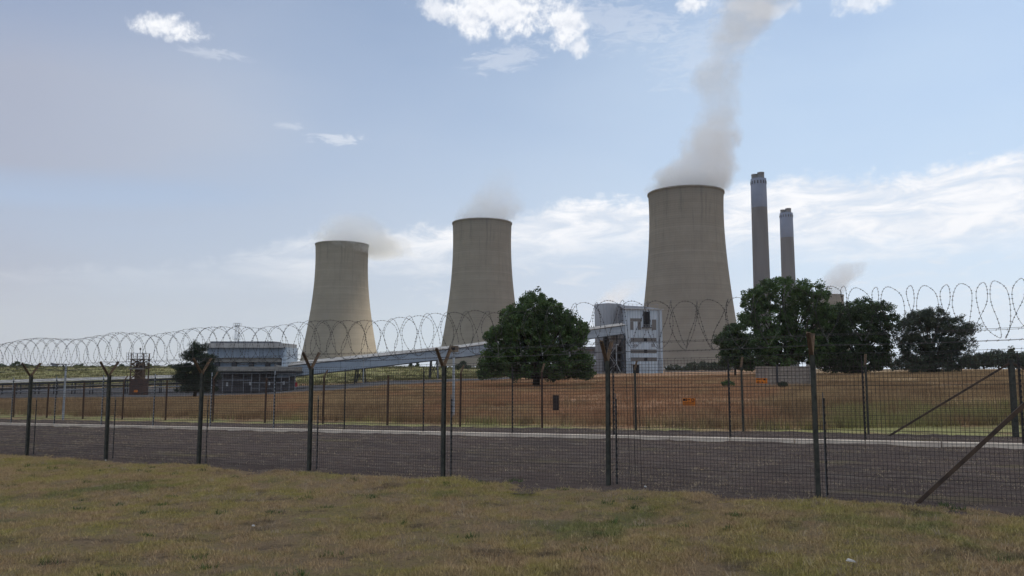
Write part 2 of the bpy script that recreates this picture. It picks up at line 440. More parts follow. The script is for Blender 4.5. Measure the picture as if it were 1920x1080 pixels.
M['bank_blades'] = worn('tussock_grass', (.17,.155,.062), (.085,.085,.036), .12, .9, world=True)
def sm(v, a, b): t = np.clip((v-a)/(b-a), 0, 1); return t*t*(3-2*t)
FDIST_O = FA; 
def behind_far(X, Y): return (X-FA.x)*FP.x+(Y-FA.y)*FP.y           # metres beyond the far fence
def zones(X, Y):
    Ys = np.maximum(Y, 1); col = CX+F*X/Ys
    bf = behind_far(X, Y)
    # red grass: strongest in the middle of the field
    red = sm(col, 560, 900)*(1-sm(col, 1380, 1560))*sm(bf, 1, 4)*.55+ .35*sm(col,330,450)*(1-sm(col,560,640))*sm(bf,2,5)
    band = np.exp(-((Y-58)/9)**2)*.18*sm(col, 900, 1150)
    red = red+band+np.exp(-((bf-6)/5)**2)*.25*sm(col,950,1200)*(1-sm(col,1450,1600))
    grn = (1-sm(bf, .5, 2.2))*sm(bf, -2, 0)*.75                     # mown green edge along the fence
    grn = np.maximum(grn, sm(col, 1480, 1600)*(1-sm(col, 1950, 2400))*(1-sm(bf, 6, 26))*.66)
    grn = np.maximum(grn, (1-sm(col, 40, 330))*(1-sm(bf,1.5,6))*.5)
    bank = sm(Y, 190, 212)*(1-sm(col, 900, 1000)); grn = np.maximum(grn, bank*.75)     # grassy bank behind the conveyor
    edge = np.interp(col, [-900, 0, 300, 480, 600, 750, 900, 1130, 1250], [95, 95, 100, 118, 116, 120, 135, 240, 400])
    trk = sm(Y, edge-4, edge+6)*(1-sm(Y, 185, 200))*(1-sm(col, 900, 1150))
    return np.clip(np.stack([red, grn, trk, np.ones_like(X)], -1), 0, 1)

def axis(n1, step, growth, end):
    v = [0.0]; s = step
    while v[-1] < end:
        if v[-1] > n1: s *= growth
        v.append(v[-1]+s)
    return np.array(v)
ax = axis(110, 1.6, 1.07, 4500); xs = np.concatenate([-ax[:0:-1], ax])
ay = axis(60, 1.0, 1.028, 5800); ys = np.concatenate([-axis(10, 2.5, 1.25, 800)[:0:-1], ay])
XX, YY = np.meshgrid(xs, ys); ZZ = ground_z(XX, YY)
rough_ = rng.normal(0, 1, XX.shape)*np.where(YY > 45, .04, .008)
ZZ = ZZ+rough_-.03*(YY < 45)
ny, nx = XX.shape; idx = np.arange(nx*ny).reshape(ny, nx)
fc = np.stack([idx[:-1,:-1], idx[:-1,1:], idx[1:,1:], idx[1:,:-1]], -1).reshape(-1, 4)
zz = zones(XX, YY)
g = nm('ground', np.stack([XX, YY, ZZ], -1).reshape(-1, 3), fc, M['field'], smooth=True, attrs={'zone': ('FLOAT_COLOR', zz.reshape(-1, 4))})
tag(g, 'dry reddish grass field beyond the fences rising to a green bank', None, None, 'structure')

def vnoise(x, y, s, seed=0):
    """cheap smooth value noise"""
    r = np.random.default_rng(seed).random((64, 64)); u = x/s; v = y/s
    i = np.floor(u).astype(int); j = np.floor(v).astype(int); a = u-i; b_ = v-j; a = a*a*(3-2*a); b_ = b_*b_*(3-2*b_)
    q = lambda p, t: r[p % 64, t % 64]
    return (q(i,j)*(1-a)+q(i+1,j)*a)*(1-b_)+(q(i,j+1)*(1-a)+q(i+1,j+1)*a)*b_
# the bare strip between the fences: from the lawn edge to just past the far fence
def lawn_edge(a):   # offset of the lawn edge from the near fence line (towards the viewer), a = metres along the fence
    return -.62-.22*(vnoise(a+100, a*0+3, 1.7, 5)-.5)*2-.12*(vnoise(a+100, a*0+3, .5, 6)-.5)*2+.008*a
def strip(name, o0, o1, a0, a1, da, nb, mat, lift, bumpy, label):
    aa = np.arange(a0, a1, da); bb = np.linspace(0, 1, nb)
    A_, B_ = np.meshgrid(aa, bb)
    lo = o0(A_) if callable(o0) else o0+0*A_; hi = o1(A_) if callable(o1) else o1+0*A_
    O = lo+(hi-lo)*B_
    X = NA.x+ND.x*A_+NP.x*O; Y = NA.y+ND.y*A_+NP.y*O
    Z = ground_z(X, Y)+lift+bumpy(X, Y)
    n0, n1 = X.shape; ix = np.arange(n0*n1).reshape(n0, n1)
    f_ = np.stack([ix[:-1,:-1], ix[:-1,1:], ix[1:,1:], ix[1:,:-1]], -1).reshape(-1, 4)
    if ND.x < 0: f_ = f_[:, ::-1]
    o = nm(name, np.stack([X,Y,Z], -1).reshape(-1,3), f_, mat, smooth=True); tag(o, label, None, None, 'structure'); return o
FO = (FA-NA).dot(NP)
strip('gravel', lambda a: lawn_edge(a)-.5, FO+.35, -30, 60, .12, 130, M['gravel'], .012, lambda X, Y: (vnoise(X+200, Y+200, .45, 1)-.5)*.05+(vnoise(X+200, Y+200, .16, 2)-.5)*.03, 'bare dark gravel strip between the two fences')
def lawn_bump(X, Y): return (vnoise(X+300, Y+300, 1.3, 3)-.5)*.08+(vnoise(X+300, Y+300, .33, 4)-.5)*.06
strip('lawn', -22.0, lambda a: lawn_edge(a), -30, 45, .12, 190, M['lawn'], .045, lawn_bump, 'short dry lawn in the foreground')

# grass blades on the lawn that the photo can see
def blades(name, X, Y, Z, nper, h0, h1, w, spread, mat, label, lean=.6, zattr=False):
    n = len(X); N = n*nper
    bx = np.repeat(X, nper)+rng.normal(0, spread, N); by = np.repeat(Y, nper)+rng.normal(0, spread, N); bz = np.repeat(Z, nper)
    h = rng.uniform(h0, h1, N)*np.repeat(rng.uniform(.6, 1.25, n), nper); a = rng.uniform(0, 2*np.pi, N); ln = rng.uniform(0, lean, N)*h; la = rng.uniform(0, 2*np.pi, N)
    dxw, dyw = np.cos(a)*w/2, np.sin(a)*w/2
    v = np.empty((N, 3, 3), np.float32)
    v[:,0] = np.stack([bx-dxw, by-dyw, bz-.01], -1); v[:,1] = np.stack([bx+dxw, by+dyw, bz-.01], -1)
    v[:,2] = np.stack([bx+np.cos(la)*ln, by+np.sin(la)*ln, bz+h], -1)
    tone = np.repeat(np.clip(np.repeat(rng.random(n), nper)*.4+rng.random(N)*.6, 0, 1), 3)
    at_ = {'tone': ('FLOAT', tone)}
    if zattr: at_['zone'] = ('FLOAT_COLOR', zones(v[...,0].ravel().astype(float), v[...,1].ravel().astype(float)))
    o = nm(name, v.reshape(-1,3), np.arange(N*3).reshape(-1,3), mat, attrs=at_); tag(o, label, 'grass', None, 'stuff'); return o
def in_view(X, Y, m=1.12): return (np.abs(X) < .65*m*Y+1.0)
n = 430000
Y = rng.uniform(5.8, 20, n); X = rng.uniform(-16, 9, n)
A_ = (X-NA.x)*ND.x+(Y-NA.y)*ND.y; O_ = (X-NA.x)*NP.x+(Y-NA.y)*NP.y
dens = np.clip(vnoise(X+50, Y+50, .45, 8)*1.2+vnoise(X+50, Y+50, 1.6, 9)*.9+vnoise(X+50, Y+50, .17, 15)*.7-.85, .10, 1)
k = in_view(X, Y) & (O_ < lawn_edge(A_)+rng.normal(0, .07, n)) & (rng.random(n) < dens)
X, Y = X[k], Y[k]; Z = ground_z(X, Y)+.045+lawn_bump(X, Y)
blades('lawn_grass', X, Y, Z, 6, .012, .046, .008, .024, M['blades'], 'short dry olive and straw grass of the foreground lawn', 1.3)
# scattered taller tufts and small weeds
def tufts(name, n, per, spread, h0, h1, w, mat, label, seed, lean=.9):
    r = np.random.default_rng(seed)
    Y = r.uniform(6.2, 17, n); X = r.uniform(-14, 9, n)
    A_ = (X-NA.x)*ND.x+(Y-NA.y)*ND.y; O_ = (X-NA.x)*NP.x+(Y-NA.y)*NP.y
    k = in_view(X, Y) & (O_ < lawn_edge(A_)+.25) & (vnoise(X+70, Y+30, 1.1, seed) > .42); X, Y = X[k], Y[k]
    X = np.repeat(X, 5)+r.normal(0, spread, len(X)*5); Y = np.repeat(Y, 5)+r.normal(0, spread*.8, len(Y)*5)
    blades(name, X, Y, ground_z(X, Y)+.045+lawn_bump(X, Y), per, h0, h1, w, spread*.45, mat, label, lean)
M['weed'] = worn('weed_leaf', (.10,.14,.04), (.045,.07,.022), 5, .7, world=True)
tufts('lawn_weeds', 420, 9, .055, .02, .065, .012, M['weed'], 'small dark green weeds scattered in the dry lawn', 61, 1.3)
tufts('dead_tufts', 1300, 6, .045, .03, .085, .006, M['straw'], 'bleached dead grass tufts scattered in the lawn', 62, 1.2)
# sparse straw on the gravel strip
n = 75000
A_ = rng.uniform(-6, 40, n); O_ = rng.uniform(-.9, FO+.3, n); X = NA.x+ND.x*A_+NP.x*O_; Y = NA.y+ND.y*A_+NP.y*O_
k = in_view(X, Y) & (rng.random(n) < np.clip((vnoise(A_*.5+80, O_*3+20, .6, 10)*.6+vnoise(A_*.9+80, O_*5+20, .5, 16)*.5-.42)*2.0, .03, 1)); X, Y = X[k], Y[k]
blades('straw_litter', X, Y, ground_z(X, Y)+.015, 3, .01, .035, .010, .04, M['straw'], 'thin dry straw lying on the dark gravel strip', 2.5)
# taller dry grass of the field behind the far fence
n = 330000
Y = 22+(rng.random(n)**1.25)*120; X = rng.uniform(-.74, .74, n)*Y
bf = behind_far(X, Y); zz = zones(X, Y)
col_ = CX+F*X/Y
k = (bf > 1.2+rng.normal(0, .35, n)) & (zz[:,2] < .3) & (rng.random(n) < np.clip(vnoise(X+500, Y+500, 2.2, 11)*1.1+vnoise(X+500, Y+500, 7, 12)*.7-.3, .1, 1)*(1-.75*zz[:,1]))
X, Y = X[k], Y[k]; print('field tufts', len(X))
blades('field_grass', X, Y, ground_z(X, Y), 5, .10, .34, .022, .10, M['field_blades'], 'knee high dry red-brown grass of the field', .5, True)

# rough tussocks of the bank behind the conveyor
n = 60000
Y = rng.uniform(192, 300, n); X = (rng.uniform(-760, 950, n)-CX)/F*Y
k = rng.random(n) < np.clip(vnoise(X+900, Y+500, 3.0, 21)*1.6-.35, .05, 1); X, Y = X[k], Y[k]
blades('bank_grass', X, Y, ground_z(X, Y), 5, .25, .75, .10, .35, M['bank_blades'], 'rough olive tussock grass covering the long bank behind the conveyor', .6)
# ------------------------------------------------------------------ kerb
kb = MB()
kL = [EA+EV*k for k in np.arange(-6, 24, .5)]
m_kerb = []
for i in range(len(kL)-1):
    p, q = kL[i].copy(), kL[i+1].copy(); q = p+(q-p)*.985
    p.z = gz(p.x, p.y)+.02; q.z = gz(q.x, q.y)+.02
    kb.bar(p, q, .17, .15)
o = kb.build('kerb', M['kerb']); tag(o, 'pale concrete edging strip running along the dark gravel', None, None, 'structure')

# ------------------------------------------------------------------ fences
def mesh_panel(p, q, h0, h1, pv, ph, wv, name, parent, mat, seed=0, lean=0.0, heavy=()):
    """welded mesh between two ground points: upright and level wires as thin 4-sided bars"""
    r = random.Random(seed); V = []; Fc = []
    d = (q-p); L = math.hypot(d.x, d.y); dn = d/L; nn = Vector((-dn.y, dn.x, 0)).normalized()
    def wire(a, b_, w, horiz):
        b0 = len(V)
        u = Vector((0,0,1)) if horiz else Vector((dn.x, dn.y, 0))
        for c in (a, b_):
            for s, t in ((-1,0),(0,-1),(1,0),(0,1)): V.append(tuple(c+u*(s*w/2)+nn*(t*w/2)))
        for i in range(4): Fc.append((b0+i, b0+(i+1)%4, b0+4+(i+1)%4, b0+4+i))
    nv = int(round(L/pv)); bulge = r.uniform(-.02, .02)
    for i in range(nv+1):
        t = i/nv; c = p+d*t; z = c.z
        off = nn*(math.sin(t*math.pi)*bulge)
        x = dn*r.uniform(-.003, .003)
        a = Vector((c.x, c.y, z+h0))+off; b_ = Vector((c.x, c.y, z+h1+r.uniform(-.006,.02)))+off+x+dn*lean*math.sin(t*3)
        wire(a, b_, wv*(1.0+.15*r.random()), False)
    for t in heavy:
        c = p+d*t
        wire(Vector((c.x, c.y, c.z+h0)), Vector((c.x, c.y, c.z+h1))+dn*.05, wv*1.8, False)
    nh = int(round((h1-h0)/ph))
    for j in range(nh+1):
        h = h0+(h1-h0)*j/nh
        w = wv*(1.7 if j % 12 == 6 else 1.0)
        N = 5
        for s in range(N):
            t0, t1 = s/N, (s+1)/N
            a = p+d*t0; b_ = p+d*t1
            sg = lambda t: -.010*math.sin(t*math.pi)
            wire(Vector((a.x,a.y,a.z+h+sg(t0)))+nn*(math.sin(t0*math.pi)*bulge), Vector((b_.x,b_.y,b_.z+h+sg(t1)))+nn*(math.sin(t1*math.pi)*bulge), w, True)
    return nm(name, V, Fc, mat, parent)
def post_part(kind, mat, H, w, arms, armlen, axis_dir, perp, parent, base, lean=(0,0), rods=True):
    """an H-shaped steel post with cranked arms, sub-parts of the fence"""
    m = MB(); d = Vector((axis_dir.x, axis_dir.y, 0)); p_ = Vector((perp.x, perp.y, 0))
    top = Vector((lean[0], lean[1], H))
    m.bar((0,0,-.1), top, w*.28, w, up=p_)
    m.bar(p_*w*.5+Vector((0,0,-.1)), top+p_*w*.5, w, w*.16, up=p_)
    m.bar(-p_*w*.5+Vector((0,0,-.1)), top-p_*w*.5, w, w*.16, up=p_)
    o = m.build(kind, mat, parent); o.location = base
    for s in arms:
        a = MB(); st = top+Vector((0,0,-.03)); en = top+p_*s*armlen*.75+Vector((0,0,armlen))
        a.bar(st+d*.03, en+d*.03, .05, .012, up=d); a.bar(st+d*.01, en+d*.01, .012, .05, up=d)
        a.build('arm', M['rust_arm'], o)
    return o
NH = 1.93
root = empty('mesh_fence', near(0), 'near dark steel mesh fence with forked post tops beside the lawn', 'fence')
inv = lambda p: p-root.location
for k in range(-4, 13):
    b_ = inv(near(k))
    if k == -1: continue
    o = post_part('post', M['steel_post'], NH+random.uniform(-.03,.03), .057, (-1, 1), .30, ND, NP, root, b_, (random.uniform(-.015,.015), random.uniform(-.01,.01)))
# strong corner post with its two raking braces
o = MB().tube([(0,0,-.1), (0,0,NH+.12)], .06, 12).build('post', M['steel_post'], root); o.location = inv(near(-1)); o['label'] = 'thick round straining post'
for s in (1, -1):
    a = inv(near(-1)); b_ = inv(near(-1+.62*s, .02))
    m = MB(); m.bar(a+Vector((0,0,NH-.05)), b_+Vector((0,0,-.03)), .075, .05); m.build('brace', M['brace'], root)
for k in range(-4, 12):
    p, q = inv(near(k, .06)), inv(near(k+1, .06))
    mesh_panel(p, q, .02, NH-.02, .05, .05, .0042 if k < 4 else .0046, 'mesh_panel', root, M['wire'], k+20, heavy=((.83,.86,.89) if k == 0 else ((.02,) if k == -1 else ())))
for s, h in ((-1,.30),(-1,.16),(1,.30),(1,.16),(0,.05)):
    m = MB()
    for k in range(-4, 12):
        pts = [inv(near(k+t))+NP*(s*h*.75)+Vector((0,0,NH+h-.03-.02*math.sin(t*math.pi))) for t in (0,.25,.5,.75,1)]
        m.tube(pts, .0028, 3)
        for t in np.arange(0, 1, .04):
            c = inv(near(k+t))+NP*(s*h*.75)+Vector((0,0,NH+h-.03-.02*math.sin(t*math.pi)))
            m.bar(c-Vector((.008,.003,.011)), c+Vector((.008,.003,.011)), .004)
    m.build('barbed_strand', M['coil'], root)
def beaded(h0, h1, dh, r, half, rn):
    """a string of insulators as one continuous turned piece"""
    prof = []
    for h in np.arange(h0, h1, dh): prof += [(rn, h-half-.004), (r, h-half), (r, h+half), (rn, h+half+.004)]
    return MB().lathe(prof, 7)
# electric-fence rods with black insulators fixed behind each post
for k in range(-3, 12):
    if k == -1: continue
    p = inv(near(k))-ND*.09+NP*.10
    r_ = MB().tube([(0,0,0), (0,0,1.42)], .008, 6).build('insulator_rod', M['rod'], root); r_.location = p
    beaded(.06, 1.40, .105, .013, .016, .007).build('insulator_strip', M['insul'], r_).location = (-ND.x*.014, -ND.y*.014, 0)

# coils of barbed wire lying in the forked post tops
def coil(name, k0, k1, R, pitch, h, label, parent=None, seed=0, wr=.003):
    r = np.random.default_rng(seed); p0 = near(k0); L = (k1-k0)*NV.length
    nl = int(L/pitch); npl = 40; th = np.arange(nl*npl)/npl*2*np.pi
    loops = th/(2*np.pi)
    def sm1(s, amp): 
        c = r.normal(0, amp, nl+3); i = np.floor(loops).astype(int); f = loops-i; return c[i]*(1-f)+c[i+1]*f
    s = pitch*loops+(pitch*.5)*np.cos(1.5*th-.785+sm1(0,.25))*.86+sm1(0, pitch*.10)*np.sin(th)
    Rr = R*(1+sm1(0, .035)); 
    ph = th+.10*np.sin(3*th)
    oy = Rr*np.cos(ph)*.92; oz = Rr*np.sin(ph)+sm1(0, .012)
    V = []
    px = p0.x+ND.x*s+NP.x*oy; py = p0.y+ND.y*s+NP.y*oy; sag = .035*np.cos(2*np.pi*(s/NV.length+k0))
    pz = ground_z(p0.x+ND.x*s, p0.y+ND.y*s)+h+oz+sag
    P = np.stack([px, py, pz], -1); n = len(P)
    T = np.gradient(P, axis=0); T /= np.linalg.norm(T, axis=1)[:,None]
    up = np.array([0,0,1.0]); A = np.cross(T, up); A /= np.linalg.norm(A, axis=1)[:,None]+1e-9; B = np.cross(A, T)
    ring = np.stack([P+(A*math.cos(q)+B*math.sin(q))*wr for q in (0, 2.094, 4.189)], 1)
    ix = np.arange(n*3).reshape(n, 3); f1 = []
    for j in range(3): f1.append(np.stack([ix[:-1,j], ix[:-1,(j+1)%3], ix[1:,(j+1)%3], ix[1:,j]], -1))
    V = ring.reshape(-1, 3); Fc = np.concatenate(f1)
    # barbs: little flattened spikes every seven centimetres
    seg = np.linalg.norm(np.diff(P, axis=0), axis=1); cum = np.concatenate([[0], np.cumsum(seg)])
    at_ = np.arange(0, cum[-1], .075); bi = np.searchsorted(cum, at_).clip(1, n-1)
    c = P[bi]; t = T[bi]; a = A[bi]; bb = B[bi]; ang = r.uniform(0, 6.28, len(bi))[:,None]
    for q in (0, 1.57):
        dvec = a*np.cos(ang+q)+bb*np.sin(ang+q)
        v = np.stack([c-dvec*.014, c+t*.008, c+dvec*.014, c-t*.008], 1); b0 = len(V)
        V = np.concatenate([V, v.reshape(-1, 3)]); Fc = np.concatenate([Fc, (np.arange(len(c)*4)+b0).reshape(-1, 4)])
    loc = np.array(near(k0)); o = nm(name, V-loc, Fc, M['coil']); o.location = near(k0)
    return tag(o, label, 'barbed wire')
coil('barbed_wire_coil', -4, 12, 0.365, .20, NH+.52, 'long looping coil of dark barbed wire resting on top of the near mesh fence')

# far fence with single cranked arms
root = empty('mesh_fence', far(0), 'farther rusty mesh fence beyond the pale kerb with single bent post arms', 'fence')
FH = 1.72
for k in range(-5, 24):
    b_ = inv(far(k))
    if k == 0:
        o = MB().bar((0,0,-.1), (0,0,FH+.05), .10, .10).build('post', M['steel_post'], root); o.location = b_; o['label'] = 'thick dark straining post'
        continue
    arms = () if k in (6, 8, 10, 12, 13, 14) else (1,)
    post_part('post', M['rust_post'] if k > 3 else M['steel_post'], FH+random.uniform(-.03,.03), .047, arms, .26, FD, FP, root, b_, (random.uniform(-.02,.02), 0))
for s in (1, -1):
    m = MB(); m.bar(inv(far(0))+Vector((0,0,FH)), inv(far(.86*s, -.25))+Vector((0,0,-.03)), .06, .045); m.build('brace', M['brace'], root)
for k in range(-5, 23):
    mesh_panel(inv(far(k, .05)), inv(far(k+1, .05)), .02, FH-.02, .10, .10, .0042, 'mesh_panel', root, M['wire'], k+90)

# electric fence posts on the kerb
root = empty('electric_fence', elec(0), 'electric fence of thin pale poles with black insulators and fine wires on the kerb', 'fence')
for k in range(-4, 18):
    b_ = inv(elec(k)); pale = k >= 6
    o = MB().tube([(0,0,0), (0,0,1.95)], .021 if pale else .011, 6).build('post', M['pale_pole'] if pale else M['wire'], root); o.location = b_
    beaded(.15, 1.9, .11, .021, .026, .009).build('insulator_strip', M['insul'], o).location = (-ED.x*.02, -ED.y*.02, 0)
for h in np.arange(.2, 1.9, .22):
    m = MB()
    for k in range(-4, 17): m.tube([inv(elec(k))+Vector((0,0,h)), inv(elec(k+1))+Vector((0,0,h))], .0016, 3)
    m.build('wire', M['wire'], root)

# signs on the far fence
def face_quad(root, w, h, z, mat, name, t=.006, parent=None): pass
def sign(x, y, w, h, label, plate_mat, marks, kind='warning_sign', cat='sign'):
    # on the viewer's side of the far fence
    k = 0
    lo, hi = -4.0, 23.0
    for _ in range(40):
        mid = (lo+hi)/2; p = far(mid); xx = CX+F*p.x/p.y
        if xx > x: lo = mid
        else: hi = mid
    p = far(mid, -.06); d = p.y*CP; zc = PD(x, y, d).z
    rz = math.atan2(-FD.y, -FD.x)
    root = empty(kind, (p.x, p.y, zc), label, cat, None, rz)
    MB().box((-w/2, -.004, -h/2), (w/2, .004, h/2)).build('plate', plate_mat, root)
    if marks:
        m = MB()
        for (x0, x1, z0, z1) in marks: m.box((x0*w, -.0075, z0*h), (x1*w, -.0045, z1*h))
        m.build('lettering', M['black'], root)
    return root
mk = [(-.46,-.30,.10,.42),(-.27,-.22,.06,.44),(-.22,-.12,.30,.44),(-.22,-.14,.14,.24),(-.09,.10,.26,.36),(.20,.25,.02,.46),(.25,.38,.36,.46),(.25,.38,.02,.12),(.38,.43,.06,.42),(-.46,.44,-.14,-.09),(-.46,.44,-.34,-.28)]
sign(1290, 753, .36, .20, 'small orange warning sign with black marks hanging alone in the middle of a fence panel', M['orange'], mk)
sign(1426, 714, .30, .14, 'small orange warning sign fixed high on a fence post in front of the right trees', M['orange'], [(-.46,-.1,.22,.38),(-.1,.05,.3,.38),(.16,.36,.12,.42),(-.4,-.2,-.3,-.15),(.0,.12,-.36,-.2)])
sign(1043, 755, .21, .46, 'upright dark brown plate hung on the fence between field and gravel', M['plate'], None, 'metal_plate', 'plate')

# ------------------------------------------------------------------ poles
def light_pole(x, ybase, ytop, kind):
    b_ = G(x, ybase); H = PD(x, ytop, b_.y*CP).z-b_.z
    if kind == 'box':
        root = empty('light_pole', b_, 'pale grey pole carrying a square floodlight box in the red field', 'light pole')
        MB().tube([(0,0,-.1), (0,0,H-.2)], [.055,.045], 10).build('pole', M['pale_pole'], root)
        m = MB().box((-.17,-.12,-.12), (.17,.12,.12)); o = m.build('lamp_housing', M['lamp_box'], root); o.location = (0,0,H-.08)
        MB().box((-.10,-.128,-.05), (.06,-.122,.05)).build('lens', M['dark_void'], o)
    else:
        root = empty('light_pole', b_, 'slim pale pole at far left with a lamp on a short side arm', 'light pole')
        MB().tube([(0,0,-.1), (0,0,H)], [.05,.04], 10).build('pole', M['pale_pole'], root)
        m = MB(); m.bar((0,0,H-.02), (-.38,0,H-.01), .035); m.bar((-.12,0,H-.05),(-.12,0,H-.18),.05); m.build('arm', M['dark_steel'], root)
        h = MB(); h.add([(-.72,-.08,H+.04),(-.36,-.08,H),(-.36,.08,H),(-.72,.08,H+.04),(-.60,-.06,H-.10),(-.45,-.06,H-.12),(-.45,.06,H-.12),(-.60,.06,H-.10)], [(0,1,2,3),(4,7,6,5),(0,4,5,1),(1,5,6,2),(2,6,7,3),(3,7,4,0)])
        h.build('lamp_housing', M['grey_clad'], root)
light_pole(850, 785, 650, 'box'); light_pole(118, 786, 682, 'arm')

# ------------------------------------------------------------------ cooling towers
m, nt, b = pmat('tower_concrete', .92)
x, y, z = sep(nt, opos(nt))
lift = ((z/1.6).frac()-.5).abs().ss(.38, .5)                       # casting lifts
ang = nt.nodes.new('ShaderNodeMath'); ang.operation = 'ARCTAN2'; nt.links.new(y.s, ang.inputs[0]); nt.links.new(x.s, ang.inputs[1])
an = E(nt, ang.outputs[0])
rib = ((an*(110/6.28318)).frac()-.5).abs().ss(.40, .5)
band = noise(nt, comb(nt, 0.0, 0.0, z), .11, 5, .7); fineb = noise(nt, comb(nt, an*.4, 0.0, z*1.0), .9, 3, .6)
stn = noise(nt, comb(nt, an*9.0, 0.0, z*.03), 1.0, 6, .65); mott = noise(nt, opos(nt), .06, 6, .6)
col = mix(nt, (band*.55+mott*.45).ss(.36, .64), (.215,.190,.155), (.275,.245,.200))
col = mix(nt, stn.ss(.48, .72)*z.ss(20, 130)*.65, col, (.13,.12,.105))
col = mix(nt, z.ss(112, 131)*.5, col, (.13,.125,.112))
col = mix(nt, lift*.22, col, (.33,.295,.24)); col = mix(nt, rib*.12, col, (.15,.14,.12)); col = mix(nt, fineb.ss(.5,.7)*.2, col, (.14,.12,.10))
ringl = ((z-82).abs().ss(.9, .3)).max((z-99).abs().ss(.8, .3)*.8).max((z-60).abs().ss(.7,.3)*.5)
col = mix(nt, ringl*.22, col, (.36,.32,.27))
fin(m, nt, b, col); bump(nt, b, lift*.5+rib*.4+fineb*.3, .5, .3); M['tower'] = m
M['tower_leg'] = worn('leg_concrete', (.22,.20,.17), (.16,.145,.125), .3)
M['tower_in'] = worn('inner_concrete', (.09,.085,.08), (.06,.058,.055), .1)
def zat(y, Y):
    u = (CY-y)/F; return EYE+Y*(SP+CP*u)/(CP-SP*u)
def tower(xc, ytop, d, prof, label):
    base = PD(xc, 692, d); H = zat(ytop, base.y-prof[0][1]*d/F); base = PD(xc, 692, d); base.z = gz(base.x, base.y); H -= base.z
    root = empty('cooling_tower', base, label, 'cooling tower', 'cooling towers of the power station')
    hs_, rs_ = np.array([p[0] for p in prof])*H, np.array([p[1] for p in prof])*d/F
    z0 = 2.5; zs = np.linspace(z0, H, 70)
    o_ = np.argsort(hs_); cf = np.polyfit(hs_, rs_, 4)
    R = np.polyval(cf, zs)
    outer = [(r, z_) for r, z_ in zip(R, zs)]
    lip = [(R[-1]+.5, H-1.2), (R[-1]+.5, H)]
    m_ = MB().lathe([(R[0], z0)]+[(r, z_) for r, z_ in zip(R, zs) if z_ < H-1.5]+[(R[-1], H-1.3)]+lip+[(R[-1]-.8, H)], 160)
    m_.build('shell', M['tower'], root, True)
    MB().lathe([(R[-1]-.8, H)]+[(r-.8, z_) for r, z_ in zip(R[::-1], zs[::-1]) if z_ < H-1]+[(R[0]-.8, z0), (R[0], z0)], 160).build('inner_wall', M['tower_in'], root, True)
    lg = MB(); n = 44
    for i in range(n):
        for s in (-.5, .5):
            a0, a1 = 2*math.pi*(i+s)/n, 2*math.pi*i/n
            rb = R[0]+2.2
            lg.bar((rb*math.cos(a0), rb*math.sin(a0), -1), ((R[0]-.4)*math.cos(a1), (R[0]-.4)*math.sin(a1), z0+.3), .9)
    lg.build('leg_ring', M['tower_leg'], root)
    return base, H, R[-1]
P3 = [(1,71),(.92,70),(.80,70),(.66,72.5),(.5,77.5),(.40,81.5),(.28,86),(.14,93),(.0,101)]
P2 = [(1,56.3),(.92,55.5),(.80,55.3),(.66,57.5),(.5,61.5),(.38,65.5),(.25,71),(.14,77),(.0,84)]
P1 = [(1,49.7),(.92,49),(.80,49),(.66,50.8),(.5,54.5),(.38,58.5),(.25,63.5),(.14,68.5),(.0,75)]
T3 = tower(1293, 346.5, 560, P3, 'largest nearest cooling tower with thick plume of steam, behind the white transfer building')
T2 = tower(903, 408, 680, P2, 'middle cooling tower with a thin haze of steam, behind the round green tree')
T1 = tower(636.5, 451, 806, P1, 'leftmost and smallest looking cooling tower, over the sloping conveyor')
T4 = tower(1556, 551, 1330, [(a, b_*.42) for a, b_ in P3], 'farthest cooling tower, only its top showing above the trees at right')

# ------------------------------------------------------------------ chimneys
m, nt, b = pmat('chimney_concrete', .9); x, y, z = sep(nt, opos(nt))
st_ = noise(nt, comb(nt, x*.12, y*.12, z*.012), 1.0, 6, .6); at_ = nt.nodes.new('ShaderNodeAttribute')
lift = ((z/3.0).frac()-.5).abs().ss(.4, .5)
col = mix(nt, st_.ss(.35, .65), (.108,.104,.108), (.135,.130,.134)); col = mix(nt, lift*.2, col, (.16,.155,.155))
fin(m, nt, b, col); M['chim'] = m
M['chim_blue'] = worn('chimney_blue_paint', (.135,.16,.225), (.165,.19,.26), .05, .8)
M['flue'] = worn('flue_lining', (.20,.21,.24), (.15,.16,.18), .1, .8)
def chimney(xc, yflue, ytop, yband, d, wt, wb, label):
    base = PD(xc+6, 692, d); base.z = gz(base.x, base.y)
    zt, zb, zf = [zat(v, base.y)-base.z for v in (ytop, yband, yflue)]
    root = empty('chimney', base, label, 'chimney', 'twin chimneys')
    px = d/F; r0, r1 = wb/2*px, wt/2*px
    rb = r1+(r0-r1)*(1-zb/zt)
    MB().lathe([(r0*1.06, 0), (rb, zb)], 48).build('shaft', M['chim'], root, True)
    MB().lathe([(rb+.1, zb), (r1, zt), (r1-1, zt), (0.01, zt)], 48).build('painted_top', M['chim_blue'], root, True)
    for i, (fx, fy, fr, fh) in enumerate([(-.50, .0, .40, .80), (.20, -.42, .44, 1.0), (.46, .40, .40, .82), (-.1,.5,.38,.8)]):
        cx, cy, rr = fx*r1, fy*r1, fr*r1; h = zt+(zf-zt)*fh
        MB().lathe([(rr, zt), (rr, h-1), (rr*1.06, h-1), (rr*1.06, h), (rr*.85, h), (rr*.85, zt+.5)], 24, (cx, cy)).build('flue', M['flue'], root, True)
    sl_ = MB()
    for k in range(16):
        a = 2*math.pi*k/16; c = Vector((math.cos(a), math.sin(a), 0)); r = r1+.15
        sl_.bar(c*r+Vector((0,0,zt-8)), c*r+Vector((0,0,zt-3.5)), 1.3, .5, up=c)
    sl_.build('vent_slots', M['dark_void'], root)
